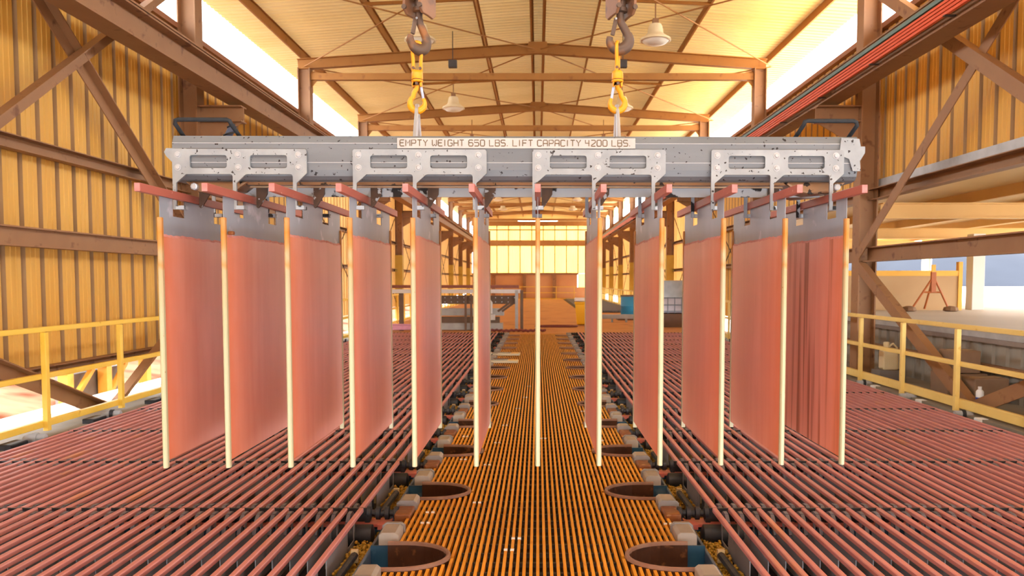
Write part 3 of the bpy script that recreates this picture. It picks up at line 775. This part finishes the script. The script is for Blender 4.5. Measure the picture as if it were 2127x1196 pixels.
# sign
sg = MB().box((-.705,-.297,.6605),(.487,-.2905,.7125)).build('sign_plate', 'sign_plate', lb, bevel=.002)
GL = {'E':[[(1,1),(.15,1),(0,.85),(0,.15),(.15,0),(1,0)],[(0,.52),(.85,.52)]], 'M':[[(0,0),(0,1),(.5,.45),(1,1),(1,0)]], 'P':[[(0,0),(0,1),(.85,1),(1,.9),(1,.55),(.85,.45),(0,.45)]],
 'T':[[(0,1),(1,1)],[(.5,1),(.5,0)]], 'Y':[[(0,1),(.5,.5),(1,1)],[(.5,.5),(.5,0)]], 'W':[[(0,1),(0,.15),(.15,0),(.5,.25),(.85,0),(1,.15),(1,1)]], 'I':[[(.5,1),(.5,0)]],
 'G':[[(1,.85),(.85,1),(.15,1),(0,.85),(0,.15),(.15,0),(.85,0),(1,.15),(1,.48),(.55,.48)]], 'H':[[(0,1),(0,0)],[(1,1),(1,0)],[(0,.5),(1,.5)]],
 '6':[[(1,.9),(.85,1),(.15,1),(0,.85),(0,.15),(.15,0),(.85,0),(1,.15),(1,.45),(.85,.55),(0,.55)]], '5':[[(1,1),(0,1),(0,.58),(.85,.58),(1,.45),(1,.15),(.85,0),(0,0)]],
 '0':[[(.15,0),(0,.15),(0,.85),(.15,1),(.85,1),(1,.85),(1,.15),(.85,0),(.15,0)]], 'L':[[(0,1),(0,0),(1,0)]], 'B':[[(0,0),(0,1),(.85,1),(1,.88),(1,.64),(.85,.53),(0,.53)],[(.85,.53),(1,.4),(1,.12),(.85,0),(0,0)]],
 'S':[[(1,.9),(.85,1),(.15,1),(0,.88),(0,.64),(.15,.53),(.85,.53),(1,.4),(1,.12),(.85,0),(.0,0.02)]], '.':[[(.3,0),(.5,.12)]], 'F':[[(1,1),(0,1),(0,0)],[(0,.52),(.85,.52)]],
 'C':[[(1,.85),(.85,1),(.15,1),(0,.85),(0,.15),(.15,0),(.85,0),(1,.15)]], 'A':[[(0,0),(0,.85),(.15,1),(.85,1),(1,.85),(1,0)],[(0,.45),(1,.45)]], '4':[[(0,1),(0,.5),(1,.5)],[(.85,1),(.85,0)]], '2':[[(0,1),(.85,1),(1,.85),(1,.62),(0,.12),(0,0),(1,0)]]}
txt = 'EMPTY WEIGHT 650 LBS. LIFT CAPACITY 4200 LBS.'
def adv(ch): return .016 if ch == ' ' else .014 if ch == '.' else .020 if ch == 'I' else .0295
tot = sum(adv(c) for c in txt); x = -.690; sc = 1.16/tot; lm = None; wi = 0
words = []
for ch in txt:
    if ch == ' ': 
        words.append(lm); lm = None
    else:
        lm = lm or MB(); wdt = (.004 if ch == '.' else .008 if ch == 'I' else .021)*sc
        for st in GL[ch]: lm.tube([(x+p[0]*wdt, -.2985, .672+p[1]*.030) for p in st], .0025, 6)
    x += adv(ch)*sc
words.append(lm)
for lm in words: lm.build('lettering', 'weld_letter', sg, smooth=True)
# handles
for xs, lean in ((-1.80,-1),(1.315,1)):
    a, b = (xs, xs+.285) if lean < 0 else (xs-.0, xs+.275)
    hz0 = -.018; dx = -.012 if lean < 0 else .012
    o_ = .05 if lean > 0 else 0
    pts = [(a,-.15,.72),(a-.022+o_,-.25,.787),(a-.018+o_,-.255,.802),(a-.004+o_,-.256,.806),(b-.045+o_,-.256,.806),(b-.032+o_,-.255,.80),(b-.026+o_,-.25,.785),(b,-.15,.72)]
    MB().tube(pts, .011, 10).build('carry_handle', 'handle_black', lb, smooth=True)
hp = [(-1.675+.006*k, .05, .70+.0125*k) for k in range(11)]
m = MB().tube(hp, .02, 10)
m2 = MB().tube([(-1.675+.003*k+.024*math.cos(k*.9), .05+.024*math.sin(k*.9), .70+.00625*k) for k in range(21)], .005, 5)
hz = m.build('cable_bundle', 'hose_blue', lb, smooth=True); m2.build('spiral_wrap', 'handle_black', hz, smooth=True)
# bails
for xb, d in ((-.634,1),(.418,-1)):
    w0 = .018
    MB().prism([(-.15,.70),(-.05,.70),(-.02,.86),(0,.88),(.02,.86),(.05,.70),(.15,.70),(.15,.74),(.045,.90),(.02,.925),(0,.93),(-.02,.925),(-.045,.90),(-.15,.74)], 0, xb-.009, xb+.009).build('lifting_bail', 'bail_steel', lb, bevel=.004)

# ------------------------------------------------------------------ hooks
MB.S = (1,1,1)
def arc(cx, cz, r, a0, a1, n): return [(cx+r*math.cos(math.radians(a0+(a1-a0)*k/n)), cz+r*math.sin(math.radians(a0+(a1-a0)*k/n))) for k in range(n+1)]
def hookset(x, d, rot, side):
    """d = +1: yellow hook opens right"""
    H = C
    # yellow swivel hook: bowl, swivel barrel, link
    t = thing('swivel_hook', f'yellow swivel hook holding the {side} steel bail of the lifting beam', 'hook', (x,4.1,C+.93), 'yellow swivel hooks')
    cz = .0
    path = [(0,.093),(-d*.004,.075),(-d*.016,.058)] + arc(0,0,.039,125,400,16) if d > 0 else [(0,.093),(.004,.075),(.016,.058)] + [(-px,pz) for px,pz in arc(0,0,.039,125,400,16)]
    n = len(path); rr = [.013,.0125,.013]+[.013+.005*math.sin(PI*k/(n-4)) if k < n-7 else .013-.0015*(k-(n-7)) for k in range(n-3)]
    MB().tube([(p[0],0,p[1]) for p in path], [max(r,.004) for r in rr], 12, sx=.9, side=(0,1,0)).build('hook_body', 'hook_yellow', t, smooth=True)
    b = MB().prism([(-.026,.085),(-.022,.082),(-.016,.085),(-.012,.112),(.012,.112),(.016,.085),(.022,.082),(.026,.085),(.026,.109),(-.026,.109)], 1, -.017, .017); b.build('yoke', 'hook_yellow', t, bevel=.004)
    MB().lathe([(.028,.108),(.031,.111),(.031,.118),(.028,.120),(.028,.122),(.030,.124),(.030,.152),(.027,.162),(.02,.168)], (0,0,0), 18).build('swivel_barrel', 'hook_yellow', t, smooth=True)
    MB().lathe([(.0285,.1195),(.0285,.1225)], (0,0,0), 18).build('barrel_groove', 'rod_black', t)
    MB().lathe([(.008,-.03),(.008,.03)], (0,0,.098), 8, 0, 1).build('yoke_pin', 'hook_rust', t)
    MB().bar((d*.02,0,.085),(d*.032,0,.018),.014,.014,(0,1,0)).build('latch', 'pin_blue', t, bevel=.004)
    # upper loop link, in plane rotated by rot about z
    lk = MB(); ca, sa = math.cos(rot), math.sin(rot); prof = [(-.022,.155),(-.022,.18),(-.022,.22),(-.028,.28),(-.026,.300),(-.014,.313),(0,.316),(.014,.313),(.026,.300),(.028,.28),(.022,.22),(.022,.18),(.022,.155)]
    lk.tube([(p[0]*ca*.9,p[0]*sa*.9,p[1]) for p in prof], .0095, 10); lk.build('link', 'hook_yellow', t, smooth=True)
    for e in (-1,1): MB().lathe([(.008,-.014),(.008,.014)], (e*.018*ca,e*.018*sa,.18), 8, 0, 1).build('link_pin', 'hook_rust', t)
    # rusty crane hook
    h = thing('crane_hook', f'large rusty crane hook gripping the {side} yellow link', 'hook', (x+.008,4.1,C+1.258), 'rusty crane hooks')
    o = .012
    path = [(.004,.15),(.004,.115),(.010,.085),(.026,.058)] + arc(.0,.0,.051,40,-195,18)
    n = len(path); rr = [.02,.02,.02,.021]+[.021+.011*math.sin(PI*min(1,k/(n-8))) if k < n-8 else .022-.0018*(k-n+8) for k in range(n-4)]
    k_ = MB().tube([(p[0],0,p[1]) for p in path], [max(r,.005) for r in rr], 14, sx=.85, side=(0,1,0)).build('hook_body', 'hook_rust', h, smooth=True)
    MB().bar((-.016,0,.11),(-.036,0,.022),.022,.014,(0,1,0)).build('latch', 'hook_rust', h, bevel=.004)
    MB().lathe([(.006,-.014),(.006,.014)], (-.018,0,.105), 8, 0, 1).build('latch_pin', 'bolt_white', h)
    if side == 'left': h.rotation_euler = (0,0,.75)
    # sheave block
    b = thing('hook_block', f'rusty sheave block above the {side} crane hook, cut by the top of the frame', 'pulley block', (x+.006,4.1,C+1.375), 'rusty hook blocks')
    MB().lathe([(.024,.0),(.034,.004),(.034,.024),(.026,.03),(.026,.085)], (.01,0,.02), 16).build('swivel_nut', 'hook_rust', b, smooth=True)
    for e in (-1,1):
        MB().prism([(-.085,.40),(-.085,.02),(-.055,-.002),(-.02,.0),(.02,.0),(.055,-.002),(.085,.02),(.085,.40)], 0, e*.045-.008+.01, e*.045+.008+.01).build('side_plate', 'block_rusty', b, bevel=.004)
    MB().box((-.04,-.06,.09),(.06,.06,.105)).build('crosshead', 'block_rusty', b, bevel=.004)
    MB().lathe([(.09,-.03),(.075,-.012),(.075,.012),(.09,.03)], (.01,0,.26), 24, 0, 0).build('sheave', 'hook_rust', b, smooth=True)
    MB().lathe([(.014,-.075),(.014,.075)], (.01,0,.26), 10, 0, 0).build('axle', 'pin_blue', b)
    for e in (-1,1): MB().lathe([(.013,.0),(.013,.012)], (e*.05 if 0 else e*.045+.01,-.087,.03), 10, 0, 1).build('plate_bolt', 'hook_rust', b)
    e = 1 if side == 'left' else -1
    MB().box((e*.045+.004,-.0865,.06),(e*.045+.026,-.0855,.12)).build('data_plate', 'label_white', b)
    for yy in (-.085,.085): MB().tube([(.01,yy,.27),(.01,yy,1.7)], .008, 8).build('wire_rope', 'rod_black', b)
    b.rotation_euler = (0,0,-.35 if side == 'left' else .3)
hookset(-.632, 1, .25, 'left'); hookset(.418, -1, 1.25, 'right')

# ------------------------------------------------------------------ far floor: machine, bins
MB.S = (S,1,S)
mt = thing('stripping_rack', 'grey and brown cathode rack with bolted plates at the far end of the left cells', 'rack', (-1.9*S,24.3,0))
MB().box((-1.9,-.08,1.0),(1.46,.08,1.07)).build('top_beam', 'machine_red', mt)
MB().box((-1.9,-.14,.88),(1.5,-.06,.97)).build('guide_rail', 'machine_white', mt)
for x in (1.40,1.52): MB().box((x-.03,-.16,0),(x+.04,-.06,.95)).build('post', 'machine_grey' if x < 1.5 else 'machine_dark', mt)
for x in (.22,.35): MB().box((x-.03,-.2,0),(x+.02,-.15,.86)).build('post', 'machine_dark', mt)
for x in (-1.7,-1.3): MB().box((x-.05,-.1,0),(x+.05,.0,.9)).build('post', 'machine_dark', mt)
bp = MB().box((-1.0,.2,.62),(1.4,.26,.82)).build('bolted_plate', 'machine_dark', mt)
for k in range(16):
    for z in (.67,.77): MB().lathe([(.014,0),(.014,-.012)], (-.9+.15*k,.2,z), 8, 0, 1).build('bolt', 'bolt_white', bp)
MB().box((-1.0,.0,.35),(1.1,.35,.52)).build('carriage', 'machine_grey', mt, bevel=.01)
MB().box((-1.0,-.02,.14),(1.0,.3,.32)).build('lower_beam', 'machine_dark', mt)
MB().box((-1.05,-.1,.02),(1.08,.2,.18)).build('base_block', 'machine_grey', mt, bevel=.01)
for x in (-.55,.78):
    MB().tube([(x-.09,-.05,.36),(x-.09,-.05,.64),(x-.05,-.05,.70),(x,-.05,.70),(x+.03,-.05,.66),(x+.03,-.05,.40)], .028, 8).build('curved_arm', 'machine_white', mt, smooth=True)
    MB().box((x-.35,-.12,.25),(x+.12,-.02,.38)).build('arm_foot', 'machine_white', mt, bevel=.008)
MB().bar((1.06,-.0,.45),(1.4,-.0,.7),.05,.05).bar((.96,-.0,.45),(1.3,-.0,.7),.05,.05).build('slope_bars', 'machine_dark', mt)
o = MB().tube([(-3.1+.55*math.cos(t*.3),23.9+.22*math.sin(t*.3),.04+.002*t) for t in range(50)], .03, 8).build('hose', 'hose_pink', None, smooth=True); tag(o, 'pink hose coiled on the floor at the left of the rack', 'hose')
o = MB().tube([(-1.1+.055*t+.0,23.5+.12*math.sin(t*.7),.03+.02*(t%2)) for t in range(24)], .03, 8).build('hose', 'hose_red', None, smooth=True); tag(o, 'dark red hose lying on the floor in front of the rack base', 'hose')
o = MB().tube([(.45+.4*math.cos(t*.35)*(1+.01*t),26+.3*math.sin(t*.35),.03) for t in range(40)], .022, 6).build('hose', 'hose_red', None, smooth=True); tag(o, 'thin red hose loop on the tan floor beyond the walkway', 'hose')
t = thing('plastic_bin', 'tall bright yellow plastic bin on the tan floor right of the walkway end', 'bin', (1.28*S,27.5,0))
MB().lathe([(.34,.02),(.36,.04),(.43,.56),(.46,.57),(.46,.62),(.42,.62),(.40,.57),(.33,.06)], (0,0,0), 4).build('body', 'bin_yellow', t, bevel=.03).rotation_euler = (0,0,PI/4)
MB().box((-.3,-.3,.62),(.3,.3,.72)).build('sack', 'white_box', t, bevel=.04)
t = thing('plastic_drum', 'blue plastic drum standing behind the grey trestle', 'drum', (2.78*S,31,0.0))
MB().lathe([(.27,.14),(.29,.17),(.29,.40),(.30,.42),(.29,.44),(.29,.70),(.27,.73),(.02,.74)], seg=24).build('body', 'drum_blue', t, smooth=True)
MB().lathe([(.30,.70),(.30,.745),(.26,.75)], seg=24).build('lid_ring', 'machine_dark', t)
MB().box((-.4,-.4,0),(.4,.4,.13)).build('pallet', 'pallet_brown', t)
t = thing('trestle', 'low pale grey steel trestle on the floor in front of the blue drum', 'trestle', (2.3*S,29.2,0))
MB().box((-.75,-.1,.1),(.62,.1,.22)).build('beam', 'machine_grey', t, bevel=.01)
for x in (-.6,-.2,.2,.52): MB().box((x-.025,-.08,0),(x+.025,.08,.1)).build('leg', 'machine_grey', t)
t = thing('storage_tote', 'silver and white caged storage tote on a brown pallet by the right wall', 'tote', (3.45*S,26.5,0))
MB().box((-.55,-.5,0),(.55,.5,.34)).build('pallet', 'pallet_brown', t)
MB().box((-.5,-.45,.36),(.5,.45,.75)).build('tank', 'tote_white', t, bevel=.05)
MB().box((-.52,-.48,.74),(.52,.48,1.18)).build('tank_cover', 'tote_silver', t, bevel=.03)
cg = MB()
for k in range(7): cg.tube([(-.52+.173*k,-.47,.35),(-.52+.173*k,-.47,.76)], .012, 6)
for z in (.4,.56,.74): cg.tube([(-.53,-.47,z),(.53,-.47,z)], .012, 6)
cg.build('cage', 'cage_grey', t)
o = MB().box((-.25,-.2,0),(.25,.2,.3)).build('drum_carton', 'white_box', None, (2.72*S,25.6,0), .05); tag(o, 'small white box on the floor in front of the storage tote', 'box')
# far bank of cells on the right beyond the open floor
m = MB()
for k in range(27):
    x = 1.75+.075*k; m.box((x-.014,38,.025),(x+.014,66,.07), 0)
o = m.build('far_cell_bars', 'lead'); o['kind'] = 'stuff'; tag(o, 'dark bars of a second bank of cells far down the hall on the right', 'cell bars')
o = MB().box((1.6,37.8,.001),(3.8,66.2,.02)).build('far_cell_bank', 'floor_dark'); tag(o, 'dark second bank of cells far down the hall beyond the yellow bin', 'tank')

# ------------------------------------------------------------------ right: parapet, deck, lean-to, yard
MB.S = (1,1,1)
pr = structure('wall_parapet', (6.05,0,DZ))
pp = MB(); prof = []
for k in range(3): prof += [(.31*k,0),(.31*k+.17,0),(.31*k+.195,-.035),(.31*k+.285,-.035)]
prof.append((.93,0)); vs = [(-p[1],p[0],-1.5) for p in prof]+[(-p[1],p[0],.34) for p in prof]; n = len(prof)
pp.q(vs, [(i,i+1,i+1+n,i+n) for i in range(n-1)]); pme = pp.mesh('parapet_sheet', 'parapet_grey')
for k in range(21): link('parapet_sheet', pme, pr, (.0,.93*k,0))
MB().box((-.06,0,.34),(.1,19.5,.40)).build('cap_channel', 'parapet_cap', pr); MB().box((-.02,0,.40),(.1,19.5,.47)).build('cap_channel', 'galvanised', pr)
MB().box((-.1,0,-.02),(-.0,19.5,.06)).build('girt', 'steel_paint', pr)
dk = structure('floor_deck', (0,0,DZ))
MB().box((6.1,0,.35),(60,67,.5)).build('deck_slab', 'deck_white', dk)
rf = structure('ceiling_lean_to', (0,0,DZ))
MB().box((XR+.02,-2,2.64),(14.5,28.3,2.70)).build('soffit', 'soffit_cream', rf)
for x in (7.2,8.9,10.6,12.3,14.0): chan(x, x+.07, 2.47, 2.64, -2, 28.2, 'purlin', 'cream_beam', rf)
for y in (6.5,13.0,19.25,25.5,28.2): MB().ibeam((XR+.05,y,2.34),(14.4,y,2.34),.16,.26,.02).build('cross_beam', 'cream_beam', rf)
MB().box((XR,28.2,2.2),(14.5,28.4,2.5)).build('fascia', 'yellow_trim', rf)
for y in (19.25,28.2):
    o = MB().ibeam((14.2,y,.5),(14.2,y,2.25),.25,.25,.02,(1,0,0)).build('deck_post', 'post_white', rf)
o = MB().box((-.14,-.14,0),(.14,.14,1.75)).build('yard_post', 'post_white', None, (10.15,17.9,.5+DZ), .01); tag(o, 'white square post standing on the sunlit deck at the right', 'post')
t = thing('windbreak_panel', 'long beige panel wall with yellow top rail on the white deck', 'panel', (8.3,17.6,.5+DZ))
MB().box((-1.6,-.03,0),(1.35,.03,.78)).build('panel_sheet', 'panel_beige', t); MB().box((-1.6,-.05,.78),(1.35,.05,.90)).build('top_rail', 'yellow_trim', t)
MB().box((1.27,-.06,0),(1.36,.06,1.1)).build('end_post', 'yellow_trim', t)
t = thing('frame_stand', 'rusty orange A-frame stand on the white deck in front of the beige panel', 'stand', (8.62,16.85,.5+DZ))
MB().tube([(-.42,0,.08),(-.02,0,.70)], .022, 8).build('leg', 'stand_orange', t); MB().tube([(.36,0,.08),(.06,0,.70)], .022, 8).build('leg', 'stand_orange', t)
MB().tube([(.02,.35,.05),(.02,.02,.72)], .022, 8).build('leg', 'stand_orange', t)
MB().tube([(-.2,0,.42),(.2,0,.42)], .018, 8).build('cross_bar', 'stand_orange', t)
MB().box((-.03,-.03,.42),(.07,.03,.86)).build('mast', 'stand_orange', t); MB().box((-.02,-.02,.86),(.06,.02,1.02)).build('mast_tip', 'yellow_trim', t)
for x in (-.5,.42): MB().lathe([(.1,0),(.16,.02),(.14,.09),(.05,.12)], (x,0,0), 9).build('foot_weight', 'rubble', t)
t = thing('plastic_jug', 'cream plastic jug with handle standing behind the right guard rail', 'jug', (5.42,11.85,.10))
MB().prism([(-.12,.10),(.12,.10),(.125,.13),(.125,.38),(.08,.44),(-.07,.44),(-.125,.39),(-.125,.13)], 1, -.09, .09).build('body', 'jug_white', t, bevel=.03, seg=3)
MB().lathe([(.04,.43),(.04,.47),(.045,.47),(.045,.52),(.03,.53)], (-.04,0,0), 14).build('cap', 'jug_white', t)
MB().tube([(.0,0,.46),(.06,0,.50),(.12,0,.44),(.11,0,.36)], .018, 8).build('handle', 'jug_white', t, smooth=True)
MB().box((-.2,-.15,-.08),(.2,.15,.10)).build('plinth', 'shed_grey', t)
for (x,y,z,sx,sy,sz,l) in ((5.68,10.35,.02,.26,.24,.16,'flat brown carton lowest of the pile by the grey parapet'),(5.66,10.3,.345,.19,.18,.15,'brown carton on top of the flat one by the grey parapet'),(5.72,9.8,.02,.22,.16,.2,'squat brown carton beside the spray can behind the right rail')):
    t = thing('carton', l, 'carton', (x,y,z)); MB().box((-sx,-sy,0),(sx,sy,sz*2 if sz < .18 else sz*1.6)).build('box', 'carton', t, bevel=.015); MB().box((-sx*.9,-.02,(sz*2 if sz < .18 else sz*1.6)),(sx*.9,.02,(sz*2 if sz < .18 else sz*1.6)+.002)).build('tape', 'tan_plastic', t)
t = thing('spray_can', 'white and blue spray can on the ledge behind the right guard rail', 'spray can', (5.4,9.35,.02))
MB().lathe([(.043,0),(.044,.005),(.044,.05)], seg=16).build('base', 'can_white', t, smooth=True); MB().lathe([(.0445,.05),(.0445,.13)], seg=16).build('label_band', 'can_blue', t, smooth=True); MB().lathe([(.044,.13),(.044,.2),(.03,.22)], seg=16).build('body', 'can_white', t, smooth=True); MB().lathe([(.022,.22),(.022,.26)], seg=12).build('cap', 'can_white', t)

# hills and ground
def terrain(name, x0, x1, y0, y1, nx, ny, fn, mt, kind='structure'):
    vs = []; fs = []
    for i in range(nx+1):
        for j in range(ny+1):
            x = x0+(x1-x0)*i/nx; yy = y0+(y1-y0)*j/ny; vs.append((x,yy,fn(x,yy)))
    for i in range(nx):
        for j in range(ny): a = i*(ny+1)+j; fs.append((a,a+1,a+ny+2,a+ny+1))
    o = MB().q(vs, fs).build(name, mt, None, smooth=True); o['kind'] = kind; return o
RT = random.Random(3); ph = [(RT.uniform(.1,.6),RT.uniform(.1,.6),RT.uniform(0,6)) for _ in range(9)]
def nz(x, y, f=1): return sum(math.sin(f*(a*x+b*y)+c) for a,b,c in ph)/4
terrain('floor_yard', 60, 260, -60, 330, 20, 40, lambda x,y: .7+nz(x*.1,y*.1)*.2, 'deck_white')
terrain('floor_yard', 5.9, 60, 67, 250, 10, 20, lambda x,y: .7, 'deck_white')
terrain('trim_hill', 44, 130, 112, 180, 40, 30, lambda x,y: -1+max(0,1-((x-75)/28)**2)**.7*max(0,1-((y-146)/34)**2)*9.5+nz(x,y,.6)*.25, 'hill_blue')
terrain('trim_hill', 90, 330, 150, 248, 40, 30, lambda x,y: -1+max(0,1-((x-200)/105)**2)*max(0,1-((y-199)/48)**2)*20+nz(x,y,.4)*.5, 'hill_tan')
terrain('floor_slope', -70, -6.4, -20, 140, 60, 90, lambda x,y: C-4.6+max(0,(-x-16))*.14+nz(x,y,2.2)*.22*(1 if x < -13 else .1), 'dirt')
# left: timber pipe rack outside
t = thing('timber_rack', 'white-topped yellow timber rack outside below the left wall', 'rack', (-10.2,14.9,C-4.4))
for k in range(7): MB().box((-.1,-3+2.1*k,0),(.1,-2.78+2.1*k,1.38)).build('post', 'timber_yellow', t)
MB().box((-.1,-5,1.38),(.1,12,1.62)).build('beam', 'timber_yellow', t)
MB().box((-.3,-5,1.62),(.3,12,1.70)).build('deck', 'deck_white', t)
for k in range(6): MB().box((-.03,-2.7+2.1*k,.15),(.03,-1.0+2.1*k,1.3)).build('panel', 'white_box', t)
t = thing('timber_shelter', 'taller yellow braced timber frame outside beyond the white-topped rack', 'frame', (-12.2,21.2,C-4.4))
for y in (-1.4,.4,2.6): MB().box((-.13,y-.13,0),(.13,y+.13,2.1)).build('post', 'timber_yellow', t)
MB().box((-.13,-1.6,2.0),(.13,3,2.25)).build('beam', 'timber_yellow', t)
for a, b in ((-1.3,-.2),(.5,1.5)): MB().bar((0,a,1.1),(0,b,2.0),.12,.12,(1,0,0)).build('knee_brace', 'timber_yellow', t)
MB().box((-.6,-.9,0),(-.2,1.7,1.9)).build('backing', 'shed_grey', t); MB().box((-.9,-1.0,2.26),(.2,1.9,2.36)).build('roof_sheet', 'galvanised', t)
t = thing('agave_plant', 'spiky grey-green agave on the sunlit slope left of the first plate', 'plant', (-20,34.7,C-4.15))
for k in range(22):
    a = k*2.4; el = .35+.05*(k%9)+.2*(k>12); L = .8+.03*(k%4); d = Vector((math.cos(a)*math.cos(el),math.sin(a)*math.cos(el),math.sin(el)))
    MB().tube([(0,0,0), d*L*.4, d*L*.75+Vector((0,0,.02)), d*L], [.03,.05,.03,.004], 5).build('leaf', 'agave', t)
